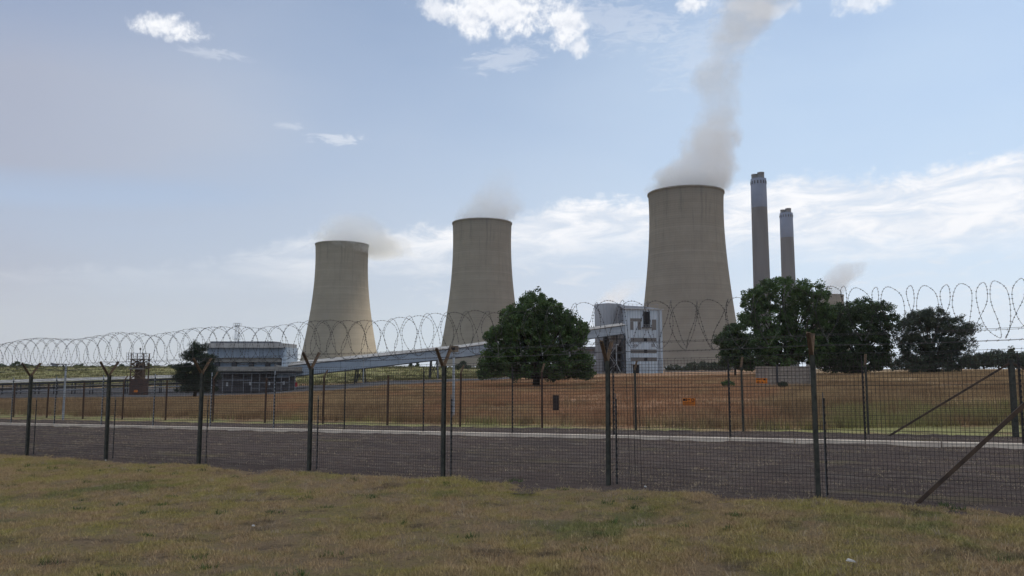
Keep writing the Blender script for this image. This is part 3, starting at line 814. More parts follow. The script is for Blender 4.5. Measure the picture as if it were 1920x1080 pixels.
chimney(1427.5, 325, 336, 390, 1107, 29, 31, 'taller looking nearer chimney with blue painted top, right of the largest cooling tower')
chimney(1478.5, 392, 400, 446, 1350, 24, 26, 'shorter looking farther chimney with blue painted top, right of its twin')

# ------------------------------------------------------------------ left drive house
def boxpx(mb, x0, x1, y0, y1, d, depth, cd=0):
    """box in world axes whose front face spans photo pixels x0..x1, y0..y1 at forward depth d"""
    a = PD(x0, y1, d); b_ = PD(x1, y0, d); c = PD(x0, y0, d)
    return mb.box((a.x, a.y, a.z), (b_.x, a.y+depth, b_.z))
root = empty('conveyor_house', GD(470, 172), 'blue clad conveyor house on pillars above an open steel bay, beside the pine', 'building')
def part(name, mat, boxes, parent=None):
    m_ = MB(); rl = root.location
    for bx in boxes: boxpx(m_, *bx)
    m_.v = [(v[0]-rl.x, v[1]-rl.y, v[2]-rl.z) for v in m_.v]
    return m_.build(name, mat, parent or root)
part('roof', M['roof_sheet'], [(388, 533, 643.5, 652, 171.4, 10)])
part('roof_ridge', M['roof_dark'], [(394, 513, 640, 644.3, 172.5, 6)])
part('wall', M['gantry_clad'], [(388, 531, 652.1, 671, 172, 9)])
part('end_bay', M['blue_clad'], [(528, 536.5, 651, 690, 171.8, 9)])
part('beam', M['concrete'], [(388, 527.5, 671.2, 679, 172.3, 8)])
for x0 in (402, 434, 466, 497, 520): part('pillar', M['dark_steel'], [(x0, x0+8, 679, 688, 172.4, 1)])
part('window_band', M['window'], [(388, 527, 679.5, 687.5, 173.2, .3)])
part('deck', M['concrete'], [(385, 553, 687.2, 696, 169.5, 14)])
part('deck_edge', M['dark_steel'], [(388, 556, 696.3, 699, 170, 12)])
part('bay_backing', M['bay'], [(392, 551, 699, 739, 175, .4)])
fr = [(x0, x0+1.6, 699, 736, 170.2, .2) for x0 in (394, 416, 434, 455, 470, 485, 498, 513, 526, 541, 552)]
fr = [(a_, b_-.6, c_, d_, e_, f_) for a_, b_, c_, d_, e_, f_ in fr]
fr += [(394, 553, 699.2, 701, 170.4, .2), (416, 470, 712, 713.2, 170.5, .2), (455, 540, 717, 718.2, 170.6, .2), (470, 526, 728, 729.2, 170.7, .2), (498, 541, 707, 708, 170.8, .2)]
part('steel_frame', M['grey_steel'], fr)
part('notice', M['white_steel'], [(467, 470.5, 716, 722, 169.9, .2)])
part('notice', M['white_steel'], [(503, 506, 716, 722, 169.9, .2)])
part('notice', M['white_steel'], [(530, 533, 715, 721, 169.9, .2)])
part('notice', M['white_steel'], [(424, 427, 717, 724, 169.9, .2)])
part('notice', M['red_paint'], [(553, 557, 717, 725, 169.4, .3)])
m_ = MB(); ax_ = PD(444, 640, 175); top_ = PD(444, 606, 175); hh = top_.z-ax_.z; w = .75
for sx in (-1, 1):
    for sy in (-1, 1):
        m_.bar((sx*w*.5, sy*w*.5, 0), (sx*w*.4, sy*w*.4, hh*.9), .07)
for i in range(5):
    z0, z1 = hh*.9*i/5, hh*.9*(i+1)/5; s = 1 if i % 2 else -1
    m_.bar((-w*.45*s, -w*.45, z0), (w*.45*s, -w*.45, z1), .05); m_.bar((-w*.45, -w*.45, z1), (w*.45, -w*.45, z1), .05); m_.bar((w*.45, -w*.45*s, z0), (w*.45, w*.45*s, z1), .05)
for z0 in (hh*.86, hh):
    m_.bar((-.7,-.5,z0), (.7,-.5,z0), .06); m_.bar((-.7,.5,z0), (.7,.5,z0), .06)
for sx in (-.7,-.25,.25,.7): m_.bar((sx,-.5,hh*.86), (sx,-.5,hh), .05); m_.bar((sx,.5,hh*.86), (sx,.5,hh), .05)
m_.bar((-.9,0,hh*.12), (.9,0,hh*.12), .1); m_.bar((.9,0,hh*.12),(.9,0,hh*.3),.05); m_.bar((-.9,0,hh*.12),(-.9,0,hh*.3),.05)
o = m_.build('lattice_mast', M['white_steel']); o.location = ax_; tag(o, 'small white lattice mast standing on the roof of the conveyor house', 'mast')

# ------------------------------------------------------------------ sloping gantry
m, nt, b = pmat('gantry_side', .6); x, y, z = sep(nt, opos(nt))
rib = (x*(2*math.pi/1.2)).sin(); n = noise(nt, comb(nt, x*.15, 0.0, z*1.2), 1.0, 6, .6)
pan = ((x/6.0).frac()-.5).abs().ss(.48, .5)
col = mix(nt, n.ss(.35, .7), (.29,.335,.385), (.22,.255,.295)); col = mix(nt, pan*.6, col, (.12,.14,.17)); fin(m, nt, b, col); bump(nt, b, rib, .4, .05); M['gside'] = m
root = empty('conveyor_gantry', GD(700, 190), 'long covered conveyor gantry sloping up from the drive house to the white transfer building', 'conveyor')
segs = [(PD(520, 682, 172), PD(870, 646, 203)), (PD(870, 646, 203), PD(1172, 605, 229))]
for (a, b_) in segs:
    d = (b_-a).normalized(); h = Vector((d.x, d.y, 0)).normalized(); n_ = Vector((-h.y, h.x, 0))
    q = Matrix(((d.x, n_.x, 0), (d.y, n_.y, 0), (d.z, 0, 1))).to_4x4()
    L = (b_-a).length
    rl = root.location
    def put(o):
        o.data.transform(Matrix.Translation(a-rl) @ q)
    sgn = 1 if n_.y > 0 else -1
    # local axes: x along the gantry, y across, z up (sheared upright)
    put(MB().box((0, 0, -3.1), (L, .12, -.55)).build('side_wall', M['gside'], root))
    put(MB().box((0, 3.4, -3.1), (L, 3.5, -.55)).build('side_wall', M['gside'], root))
    rf = MB().add([(0,-.3,-.55),(L,-.3,-.55),(L,1.75,.0),(0,1.75,0),(0,3.8,-.55),(L,3.8,-.55),(0,-.3,-.70),(L,-.3,-.70),(0,3.8,-.7),(L,3.8,-.7)], [(0,1,2,3),(3,2,5,4),(0,6,7,1),(4,5,9,8),(6,8,9,7),(0,3,4,8,6),(1,7,9,5,2)])
    put(rf.build('roof', M['roof_sheet'], root))
    put(MB().box((0, -.05, -3.35), (L, 3.6, -3.12)).build('floor_beam', M['dark_steel'], root))
    put(MB().box((0, -.12, -.86), (L, -.02, -.72)).build('gutter', M['dark_steel'], root))
def trestle(x, ytop, d):
    p = PD(x, ytop, d); g_ = gz(p.x, p.y); m_ = MB(); rl = root.location
    H = p.z-g_
    for s in (-1, 1):
        for t in (0, 2.6):
            m_.bar((s*1.1, t, -.2), (s*.75, t, H), .28)
        m_.bar((s*1.0, 0, .2), (-s*.8, 0, H-.2), .14)
    m_.bar((-1.3, 0, H), (1.3, 0, H), .3); m_.bar((-1.0,0,H*.5),(1.0,0,H*.5),.15)
    o = m_.build('trestle', M['dark_steel'], root); o.location = Vector((p.x, p.y, g_))-rl
trestle(674, 691, 187); trestle(813, 676, 198); trestle(960, 664, 211); trestle(1060, 652, 219)
for xx, y0, d in ((683, 668, 184), (822, 655, 196)):
    p = GD(xx, d); hz_ = PD(xx, y0, d).z-p.z
    o = MB().tube([(0,0,-.2), (0,0,hz_)], .11, 8).build('light_mast', M['pale_pole']); o.location = p
    tag(o, 'thin pale mast standing beside the %s gantry trestle' % ('left' if xx < 700 else 'second'), 'mast', 'masts by the gantry')

# ------------------------------------------------------------------ low conveyor at far left
root = empty('ground_conveyor', GD(150, 168), 'low covered conveyor on dark steel frames running left from behind the pine', 'conveyor')
a, b_ = PD(-500, 727, 150), PD(410, 700.5, 176); rl = root.location
d = (b_-a).normalized(); L = (b_-a).length; h = Vector((d.x, d.y, 0)).normalized(); n_ = Vector((-h.y, h.x, 0))
q = Matrix(((d.x, n_.x, 0), (d.y, n_.y, 0), (d.z, 0, 1))).to_4x4(); mt = Matrix.Translation(a-rl) @ q
cv = MB().add([(0,-1.1,-.62),(L,-1.1,-.62),(L,-.2,0),(0,-.2,0),(0,1.6,0),(L,1.6,0),(0,2.2,-.6),(L,2.2,-.6)], [(0,1,2,3),(3,2,5,4),(4,5,7,6),(0,6,7,1),(0,3,4,6),(1,7,5,2)])
o = cv.build('cover', M['roof_sheet'], root); o.data.transform(mt)
bl = MB().box((0,-.9,-1.15), (L, 2.0, -.75)); bl.box((0,-1.0,-2.1),(L,-.9,-1.75)); bl.box((0,-1.3,-1.45),(L,-1.2,-1.35))
o = bl.build('belt_frame', M['dark_steel'], root); o.data.transform(mt)
i = 0
while i*3.4 < L:
    x_ = i*3.4
    for y_ in (-1.0, 1.9):
        o = MB().bar((x_,y_,-.7), (x_,y_,-4.0), .2).build('leg', M['dark_steel'], root); o.data.transform(mt)
    i += 1
pr = MB(); pr.tube([(0,-1.5,-2.5),(L,-1.5,-2.5)], .14, 6); pr.tube([(0,-1.5,-1.6),(L,-1.5,-1.6)], .05, 5)
o = pr.build('pipe', M['grey_clad'], root); o.data.transform(mt)

# ------------------------------------------------------------------ rusty head tower
m, nt, b = pmat('rusty_brick', .9); 
br = nt.nodes.new('ShaderNodeTexBrick'); br.inputs['Scale'].default_value = 2.0
x, y, z = sep(nt, opos(nt)); nt.links.new(comb(nt, x+y, z, 0.0), br.inputs['Vector'])
br.inputs['Color1'].default_value = (.085,.05,.042,1); br.inputs['Color2'].default_value = (.11,.06,.045,1); br.inputs['Mortar'].default_value = (.06,.05,.045,1)
n = noise(nt, opos(nt), 1.3, 5, .6); nt.links.new(mix(nt, n.ss(.5,.7), br.outputs[0], (.04,.035,.035)), b.inputs['Base Color']); M['rbrick'] = m
bp = GD(260, 150); root = empty('head_tower', bp, 'narrow rusty tower with a lattice top and railed platform beside the low conveyor', 'tower')
s = 150/F; H1 = (738-690)*s; H2 = (738-672)*s; H3 = (738-661)*s; w = 2.5
MB().box((-w/2,0,-.3), (w/2,w,H1*.62)).build('base_block', M['rbrick'], root)
mm = MB()
for sx in (-1,1):
    for sy in (0,1): mm.bar((sx*w*.46, sy*w*.96+.05, H1*.6), (sx*w*.46, sy*w*.96+.05, H1), .2)
for s_ in (-1,1): mm.bar((-w*.46*s_, .05, H1*.62), (w*.46*s_, .05, H1), .16)
mm.box((-w*.3, .8, H1*.6), (w*.3, w*.8, H1-.05)); mm.build('mid_frame', M['rust_arm'], root)
m_ = MB()
for sx in (-1,1):
    for sy in (0,1): m_.bar((sx*w*.46, sy*w*.96+.05, H1), (sx*w*.46, sy*w*.96+.05, H3), .18)
for (z0, z1) in ((H1, (H1+H2)/2), ((H1+H2)/2, H2)):
    for s_ in (-1,1): m_.bar((-w*.46*s_, .03, z0), (w*.46*s_, .03, z1), .2); m_.bar((w*.46, .05 if s_>0 else w, z0), (w*.46, w if s_>0 else .05, z1), .1)
for z0 in (H1+.1, (H1+H2)/2, H2): m_.bar((-w*.5,0,z0), (w*.5,0,z0), .16); m_.bar((-w*.5,w,z0), (w*.5,w,z0), .16)
m_.build('lattice', M['rust_arm'], root)
m_ = MB()
for sx in (-.3, .1): m_.bar((sx*w,.0,H1+.3),(sx*w+.5,0,H2-.2),.09)
m_.bar((-w*.4,-.02,(H1+H2)/2+.25),(w*.4,-.02,(H1+H2)/2+.25),.1)
m_.build('white_bracing', M['white_steel'], root)
MB().box((-w*.22,.7,H1),(w*.3,w*.7,H2-.5)).build('machine_housing', M['dark_steel'], root)
MB().box((-w*.62,-.35,H2-.02),(w*.62,w+.3,H2+.12)).box((-w*.56,-.2,H1-.05),(w*.56,0,H1+.12)).build('platform', M['concrete'], root)
m_ = MB()
for sx in np.linspace(-.6,.6,8): m_.bar((sx*w,-.3,H2), (sx*w,-.3,H3+.1), .06)
for zz_ in (H2+.5, H3+.05): m_.bar((-w*.78,-.3,zz_),(w*.78,-.3,zz_),.06); m_.bar((-w*.6,w,zz_),(w*.6,w,zz_),.06)
for sx in (-.76,.76): m_.bar((sx*w,-.3,H1+.6),(sx*w,-.3,H3+.2),.06)
m_.build('railing', M['white_steel'], root)
MB().tube([(.05,1,H2),(.05,1,H3+.9)],.05,6).lathe([(.02,H3+.6),(.17,H3+.75),(.17,H3+1.0),(.02,H3+1.1)],8,(.05,1)).build('aerial', M['dark_steel'], root)
o = MB().box((-.3,-.05,.45),(.4,-.01,.95)).build('notice', M['orange'], root); o['label'] = 'small orange notice at the foot'

# ------------------------------------------------------------------ transfer building
D = 230
root = empty('transfer_building', GD(1190, D), 'tall pale blue clad transfer building with louvre bands and a curved grey rear part', 'building')
rl = root.location
def pl(x, y, d): return PD(x, y, d)-rl
# main block (rotated: bright front to the right, shaded flank to the left)
A0, A1 = pl(1173, 700, D), pl(1243.5, 700, D+1.5)
zb = -.4; zt_l = pl(1173, 578, D).z; zt_r = pl(1242, 580, D).z
dirf = (Vector((A1.x, A1.y, 0))-Vector((A0.x, A0.y, 0))); Wf = dirf.length; dirf.normalize(); nf = Vector((-dirf.y, dirf.x, 0))
yaw = math.atan2(dirf.y, dirf.x)
blk = bpy.data.objects.new('main_block', None)
def bput(mb, name, mat, parent=None):
    o = mb.build(name, mat, root)
    o.location = (A0.x, A0.y, 0); o.rotation_euler = (0, 0, yaw); return o
ht = zt_l
SX = Wf/70.5; px = lambda x: (x-1173)*SX; pz = lambda y: pl(1200, y, D).z
# front wall
f_ = MB().box((0, 0, zb), (Wf, .25, ht)); bput(f_, 'front_wall', M['blue_clad'])
bput(MB().box((0, .25, zb), (.25, 14, ht)).box((Wf-.25, .25, zb), (Wf, 14, ht)).box((.25,13.75,zb),(Wf-.25,14,ht)), 'side_walls', M['blue_clad_shaded'])
rf = MB().add([(-.3,-.4,ht),(Wf+.3,-.4,ht-.1),(Wf+.3,14.3,ht-.1),(-.3,14.3,ht),(-.3,7,ht+1.7),(Wf-3,7,ht+1.3)], [(0,1,5,4),(1,2,5),(2,3,4,5),(3,0,4),(0,3,2,1)])
bput(rf, 'roof', M['roof_dark'])
bput(MB().bar((-.35,-.42,ht),(Wf+.35,-.42,ht-.1),.14,.22), 'eaves_trim', M['white_steel'])
def wq(x0, x1, y0, y1, name, mat, proud=.05, lab=None):
    o = bput(MB().box((px(x0), -proud, pz(y1)), (px(x1), .02, pz(y0))), name, mat)
    if lab: o['label'] = lab
wq(1183, 1205, 596, 602, 'louvre', M['louvre']); wq(1183, 1189, 602.2, 618, 'louvre', M['louvre']); wq(1197, 1203, 602.2, 618, 'louvre', M['louvre']); wq(1224, 1232, 598, 618, 'louvre', M['louvre'])
wq(1209, 1219, 583, 612, 'hoist_door', M['dark_void'], .06)
wq(1207.5, 1209, 582, 613, 'door_frame', M['dark_steel'], .1); wq(1219, 1220.5, 582, 613, 'door_frame', M['dark_steel'], .1)
bput(MB().box((px(1205), -.9, pz(614.2)), (px(1222), 0, pz(612.8))), 'hoist_platform', M['dark_steel'])
for y0 in (633, 655, 670):
    wq(1183, 1232, y0, y0+7.2, 'louvre', M['louvre']); wq(1208, 1214, y0+.4, y0+6.5, 'window', M['dark_void'], .09)
wq(1222, 1229, 644, 650, 'window', M['grey_clad']); wq(1189, 1196, 645, 650, 'window', M['grey_clad'])
wq(1187, 1198, 684, 700, 'door', M['dark_void']); wq(1184, 1200, 682.4, 684, 'door_canopy', M['white_steel'], .8)
# curved grey rear part
cc = MB(); r = 26*D/F*1.05; n = 40; prof = []
zt = pl(1140, 569, D+8).z
ctr = pl(1142, 700, D+10)
zc0 = -.4
ring0, ring1 = [], []
for (zv, k_) in ((zc0, .90), (pl(1140, 640, D+8).z, .98), (zt, 1.0)):
    prof.append((r*k_, zv))
prof.append((0.01, zt+.5))
o = MB().lathe(prof, 48, (ctr.x, ctr.y)).build('curved_bunker', M['grey_clad'], root, True)
# linking block between bunker and main front, plus shaded flank
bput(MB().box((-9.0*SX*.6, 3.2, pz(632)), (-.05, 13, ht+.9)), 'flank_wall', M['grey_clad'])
# open steel bay under the gantry end
m_ = MB(); x0, x1 = px(1138), px(1172); zz1 = pz(629)
for xx in (x0, (x0+x1)/2, x1-.3):
    for yy in (-1.5, 3): m_.bar((xx, yy, zb), (xx, yy, zz1), .35)
for i in range(1, 6):
    zl = zb+(zz1-zb)*i/5.5
    m_.bar((x0, -1.5, zl), (x1, -1.5, zl), .28); m_.bar((x0, 3, zl), (x1, 3, zl), .28)
m_.bar((x0, -1.5, zb+4), ((x0+x1)/2, -1.5, zb+8), .15); m_.bar((x1, -1.5, zb+1), ((x0+x1)/2, -1.5, zb+5), .15)
bput(m_, 'steel_bay', M['dark_steel'])
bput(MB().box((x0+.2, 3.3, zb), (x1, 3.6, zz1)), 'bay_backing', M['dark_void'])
bput(MB().add([(x0+1,-1,zz1),(x1-.6,-1,zz1),(x1-.6,2.5,zz1),(x0+1,2.5,zz1),((x0+x1)/2-.5,.5,zz1-4),((x0+x1)/2+.5,.5,zz1-4),((x0+x1)/2+.5,1.2,zz1-4),((x0+x1)/2-.5,1.2,zz1-4)], [(0,1,2,3),(4,7,6,5),(0,4,5,1),(1,5,6,2),(2,6,7,3),(3,7,4,0)]), 'chute', M['grey_clad'])
bput(MB().tube([(px(1153), -1.9, pz(645)), (px(1153), -1.9, pz(682)), (px(1160), -1.9, pz(697))], .14, 8), 'down_pipe', M['pale_pole'])
bput(MB().box((px(1153), -2.1, pz(647)), (px(1157), -1.8, pz(645.5))), 'lamp', M['white_steel'])
hr = MB()
for yy in (612.8, 608.5): hr.bar((px(1205), -.9, pz(yy)), (px(1222), -.9, pz(yy)), .09)
for xx in (1205, 1210.5, 1216.5, 1222): hr.bar((px(xx), -.9, pz(613)), (px(xx), -.9, pz(608.5)), .09)
bput(hr, 'handrail', M['grey_steel'])
ld = MB()
for xx in (1236, 1238.5): ld.bar((px(xx), -.25, pz(700)), (px(xx), -.25, pz(579)), .08)
for yy in np.arange(582, 700, 2.2): ld.bar((px(1236), -.25, pz(yy)), (px(1238.5), -.25, pz(yy)), .06)
bput(ld, 'ladder', M['grey_steel'])
st_r = MB()
for i, (ya, yb) in enumerate(((700, 684), (684, 668), (668, 652), (652, 636))):
    xa, xb = (1140, 1151) if i % 2 == 0 else (1151, 1140)
    st_r.bar((px(xa), -1.9, pz(ya)), (px(xb), -1.9, pz(yb)), .3, .12); st_r.bar((px(xa), -1.9, pz(ya)+1), (px(xb), -1.9, pz(yb)+1), .07)
bput(st_r, 'stair', M['grey_steel'])
rp = MB()
for xx in np.arange(1176, 1242, 8): rp.bar((px(xx), 2, ht), (px(xx), 2, ht+1.6), .07)
rp.bar((px(1176), 2, ht+1.6), (px(1240), 2, ht+1.6), .07)
bput(rp, 'roof_rail', M['grey_steel'])
o = part('louvre_base', M['concrete'], [(1130, 1170, 697, 702, D-.5, 2)])
# low blue-grey store behind
root = empty('low_store', GD(1080, 262), 'low blue grey store half hidden behind the round tree', 'building'); rl = root.location
part('wall', M['grey_clad'], [(1040, 1135, 655, 699, 262, 12)]); part('roof', M['roof_dark'], [(1038, 1137, 650, 655, 261.6, 13)])
part('door', M['blue_clad'], [(1113, 1125, 668, 684, 261.8, .3)])
root = empty('yard_wall', GD(1300, 270), 'long low pale wall running right from the white transfer building', 'wall')
part('wall', M['concrete'], [(1246, 1380, 695, 698.5, 270, .5)])
m, nt, b = pmat('block_wall', .9)
br = nt.nodes.new('ShaderNodeTexBrick'); br.inputs['Scale'].default_value = 1.0; br.inputs['Brick Width'].default_value = .4; br.inputs['Row Height'].default_value = .2; br.inputs['Mortar Size'].default_value = .012
x, y, z = sep(nt, opos(nt)); nt.links.new(comb(nt, x+y, z, 0.0), br.inputs['Vector'])
br.inputs['Color1'].default_value = (.31,.265,.22,1); br.inputs['Color2'].default_value = (.26,.22,.185,1); br.inputs['Mortar'].default_value = (.12,.11,.10,1)
n = noise(nt, opos(nt), .9, 5, .6); nt.links.new(mix(nt, n.ss(.45,.7)*.5, br.outputs[0], (.11,.10,.09)), b.inputs['Base Color']); M['block'] = m
g0 = G(1486, 724); dd = g0.y*CP; s = dd/F
root = empty('block_enclosure', g0, 'roofless grey block wall enclosure standing in the field before the right trees', 'wall')
Hh = PD(1486, 687, dd).z-g0.z; w0, w1 = -(1486-1441)*s, (1530-1486)*s
MB().box((w0,0,-.2),(w0+15*s,.2,Hh)).box((w0+18*s,0,-.2),(w1-12*s,.2,Hh)).build('front_wall', M['block'], root)
MB().box((w1-11.9*s,-.12,-.2),(w1,.22,Hh+.02)).build('corner_panel', M['concrete'], root)
MB().box((w0,.2,-.2),(w0+.2,3,Hh)).box((w1-.2,.22,-.2),(w1,3,Hh)).box((w0,3,-.2),(w1,3.2,Hh)).build('side_walls', M['block'], root)
MB().bar((w0+16.5*s,-.05,-.2),(w0+16.5*s,-.05,Hh+.12),.12).build('gate_post', M['dark_steel'], root)

# ------------------------------------------------------------------ trees
def leafmat(name, c1, c2, c3):
    m, nt, b = pmat(name, .55); b.inputs['Specular IOR Level'].default_value = .35
    a = nt.nodes.new('ShaderNodeAttribute'); a.attribute_name = 'tone'; t = E(nt, a.outputs['Fac'])
    n = noise(nt, opos(nt), .5, 4, .6)
    col = mix(nt, t.ss(.1, .9), c1, c2); col = mix(nt, n.ss(.5,.75)*.5, col, c3)
    nt.links.new(col, b.inputs['Base Color'])
    tr = nt.nodes.new('ShaderNodeBsdfTranslucent'); nt.links.new(mix(nt, .5, col, c3), tr.inputs[0])
    mx = nt.nodes.new('ShaderNodeMixShader'); mx.inputs[0].default_value = .18
    nt.links.new(b.outputs[0], mx.inputs[1]); nt.links.new(tr.outputs[0], mx.inputs[2])
    nt.links.new(mx.outputs[0], nt.nodes['Material Output'].inputs[0])
    return m
M['leaf_a'] = leafmat('broad_leaf', (.022,.042,.014), (.075,.135,.036), (.12,.19,.055))
M['leaf_b'] = leafmat('dark_leaf', (.018,.034,.014), (.058,.100,.033), (.09,.135,.045))
M['leaf_c'] = leafmat('grey_leaf', (.022,.034,.022), (.05,.068,.04), (.07,.082,.045))
M['leaf_p'] = leafmat('pine_needle', (.014,.026,.016), (.028,.048,.026), (.035,.055,.028))
M['leaf_far'] = leafmat('far_foliage', (.035,.048,.032), (.055,.075,.04), (.075,.09,.05))
M['bark'] = worn('bark', (.055,.042,.032), (.032,.025,.02), 4, .95, stretch=(1,1,.3))
def leaves(P, Nn, size, r, asp=.6, bias=None):
    """leaf quads (bent diamonds) at points P"""
    n = len(P); a = r.normal(size=(n,3))
    if bias is not None: a = a+bias
    a /= np.linalg.norm(a, axis=1)[:,None]
    c = r.normal(size=(n,3)); b_ = np.cross(a, c); b_ /= np.linalg.norm(b_, axis=1)[:,None]
    s = (size*r.uniform(.6, 1.3, n))[:,None]
    return np.stack([P-a*s*.5, P+b_*s*.5*asp, P+a*s*.5, P-b_*s*.5*asp], 1)
def foliage(name, clumps, per, crad, size, mat, parent, r, asp=.6, flat=.8, bias=None):
    c = np.array(clumps); n = len(c)
    d = r.normal(size=(n, per, 3)); d /= np.linalg.norm(d, axis=2)[...,None]
    rad = crad*(r.random((n, per))**.45)*np.repeat(r.uniform(.6, 1.25, n)[:,None], per, 1)
    P = c[:,None,:]+d*rad[...,None]*np.array([1,1,flat])
    Q = leaves(P.reshape(-1,3), None, size, r, asp, bias)
    tone = np.repeat(np.clip(np.repeat(r.random(n), per)*.6+r.random(n*per)*.4, 0, 1), 4)
    return nm(name, Q.reshape(-1,3), np.arange(len(Q)*4).reshape(-1,4), mat, parent, attrs={'tone': ('FLOAT', tone)})
def tree(name, label, cat, xb, d, lobes, mat, nclump, per, crad, size, trunk_r, group=None, seed=0, flatd=.9, asp=.6, zb=None, shell=.55, bias=None, flat=.8, limbs=True, yoff=0, core=0):
    r = np.random.default_rng(seed); rr = random.Random(seed)
    base = GD(xb, d) if zb is None else PD(xb, zb, d)
    root = empty(name, base, label, cat, group)
    s = d/F
    L = []
    for (x, y, rx, ry) in lobes:
        p = PD(x, y, d)-base
        L.append((p.x, p.z, rx*s, ry*s))
    xs_ = [l[0] for l in L]; cxm = (min(xs_)+max(xs_))/2; hw = max(1e-3, max(l[0]+l[2] for l in L)-min(l[0]-l[2] for l in L))/2
    cl = []; Lc = []
    area = np.array([l[2]*l[3] for l in L]); area = area/area.sum()
    for (lx, lz, rx, rz), a in zip(L, area):
        room = math.sqrt(max(0, 1-((lx-cxm)/hw)**2))*hw*flatd
        reps = max(1, int(round(room/max(rx, .1))))
        offs = [0] if reps < 2 else list(np.linspace(-room*.62, room*.62, min(4, reps+1)))
        for j, oy in enumerate(offs):
            oy += rr.uniform(-.15, .15)*rx; k = rr.uniform(.85, 1.0) if len(offs) > 1 else 1
            Lc.append((lx, oy, lz))
            n = max(2, int(nclump*a/len(offs)))
            v = r.normal(size=(n,3)); v /= np.linalg.norm(v, axis=1)[:,None]
            q = (shell+(1-shell)*r.random(n))[:,None]
            cl.append(np.array([lx, oy, lz])+v*q*np.array([rx*k-crad*.5, rx*k, rz*k-crad*.45])*1.0)
    cl = np.concatenate(cl); cl = cl[cl[:,2] > crad*.2]
    foliage('crown', cl, per, crad, size, mat, root, r, asp, flat, bias)
    if trunk_r:
        m_ = MB(); fork = min(l[1]-l[3]*.4 for l in L); fork = max(fork, .4)
        m_.tube([(0,0,-.3), (0,0,.15), (.03,0,fork*.6), (.05,0,fork)], [trunk_r*1.35, trunk_r*1.08, trunk_r, trunk_r*.9], 10)
        m_.build('trunk', M['bark'], root, True)
        if limbs:
            lb = MB()
            for (lx, oy, lz) in Lc:
                p0 = Vector((.05+rr.uniform(-.1,.1), rr.uniform(-.1,.1), fork*.92)); p3 = Vector((lx, oy, lz))
                p1 = p0.lerp(p3, .35)+Vector((0,0,abs(lz-fork)*.12)); p2 = p0.lerp(p3, .7)+Vector((0,0,(lz-fork)*.06))
                lb.tube([p0, p1, p2, p3], [trunk_r*.55, trunk_r*.36, trunk_r*.22, trunk_r*.08], 6)
            lb.build('branches', M['bark'], root, True)
    return root
tree('broadleaf_tree', 'big round dark green tree with low spreading crown in the middle of the red field', 'tree', 1005, 82,
     [(1000,576,36,34),(965,600,34,34),(1032,594,32,34),(1062,600,18,22),(1078,628,26,34),(940,640,36,38),(985,640,46,44),(1040,640,46,40),(1092,618,14,16),(922,684,30,32),(972,684,44,32),(1040,690,44,28),(1085,684,30,32),(908,700,14,14),(1102,700,14,16),(990,610,40,34)],
     M['leaf_a'], 2300, 50, .42, .21, .38, seed=3, shell=.62, flatd=.85)
tree('broadleaf_tree', 'tallest tree of the right cluster, standing in front of the two chimneys', 'tree', 1470, 122,
     [(1470,545,62,30),(1415,562,26,28),(1520,552,26,30),(1440,600,48,34),(1500,600,42,36),(1540,590,22,34),(1420,645,34,34),(1470,650,44,36),(1520,655,40,36),(1400,680,24,20),(1450,680,34,18),(1400,600,16,20)],
     M['leaf_a'], 1350, 50, .62, .30, .35, seed=5, shell=.66, flatd=.7)
tree('broadleaf_tree', 'small round tree at the left foot of the right cluster, beside the largest tower', 'tree', 1376, 117,
     [(1378,618,20,14),(1360,638,20,20),(1390,645,22,22),(1366,668,20,24),(1392,678,24,18)],
     M['leaf_b'], 600, 46, .5, .27, .16, seed=6, shell=.6)
tree('broadleaf_tree', 'wide dark green tree between the tallest tree and the wind-swept one', 'tree', 1610, 125,
     [(1600,580,34,22),(1640,585,30,26),(1565,595,24,28),(1655,610,24,30),(1600,620,50,34),(1640,650,36,34),(1580,655,48,38),(1545,650,28,40),(1610,680,50,24),(1560,680,36,22),(1655,678,20,20)],
     M['leaf_b'], 1700, 48, .6, .29, .3, seed=8, shell=.6, flatd=.75)
tree('wind_swept_tree', 'rightmost dark feathery tree leaning to the right with ragged spiky outline', 'tree', 1742, 112,
     [(1740,600,34,26),(1700,620,22,30),(1775,612,32,24),(1806,618,22,16),(1715,655,34,34),(1760,650,38,32),(1795,645,22,22),(1700,682,26,20),(1750,686,44,18),(1785,675,18,18),(1722,595,20,16)],
     M['leaf_c'], 1250, 48, .5, .36, .22, seed=9, shell=.6, asp=.22, bias=np.array([1.6,0,.9]), flatd=.7)
tree('pine_tree', 'dark bushy pine left of the conveyor house, with a ragged pointed top', 'tree', 370, 96,
     [(374,652,12,15),(366,668,20,14),(392,672,16,12),(352,690,18,12),(385,692,26,16),(345,708,16,12),(375,715,34,18),(405,706,12,12),(360,728,22,10),(395,728,18,10),(338,688,8,6)],
     M['leaf_p'], 1000, 50, .34, .30, .2, seed=10, shell=.5, asp=.14, bias=np.array([0,0,1.1]), flatd=.8)
# bushes in the field
for (xb, yb, rx, ry, sd, lab) in ((1362, 727, 15, 8, 21, 'low green bush in the red grass left of the block enclosure'), (1464, 729, 8, 8, 22, 'small dark bush against the front of the block enclosure')):
    g0 = G(xb, yb); d = g0.y*CP-(.4 if sd == 22 else 0)
    tree('bush', lab, 'bush', xb, d, [(xb,yb-ry,rx*.6,ry*.8),(xb-rx*.5,yb-ry*.9,rx*.5,ry*.7),(xb+rx*.5,yb-ry*1.1,rx*.5,ry*.7)], M['leaf_a'] if sd==21 else M['leaf_c'], 46, 30, .16, .12, .03, seed=sd, limbs=True)
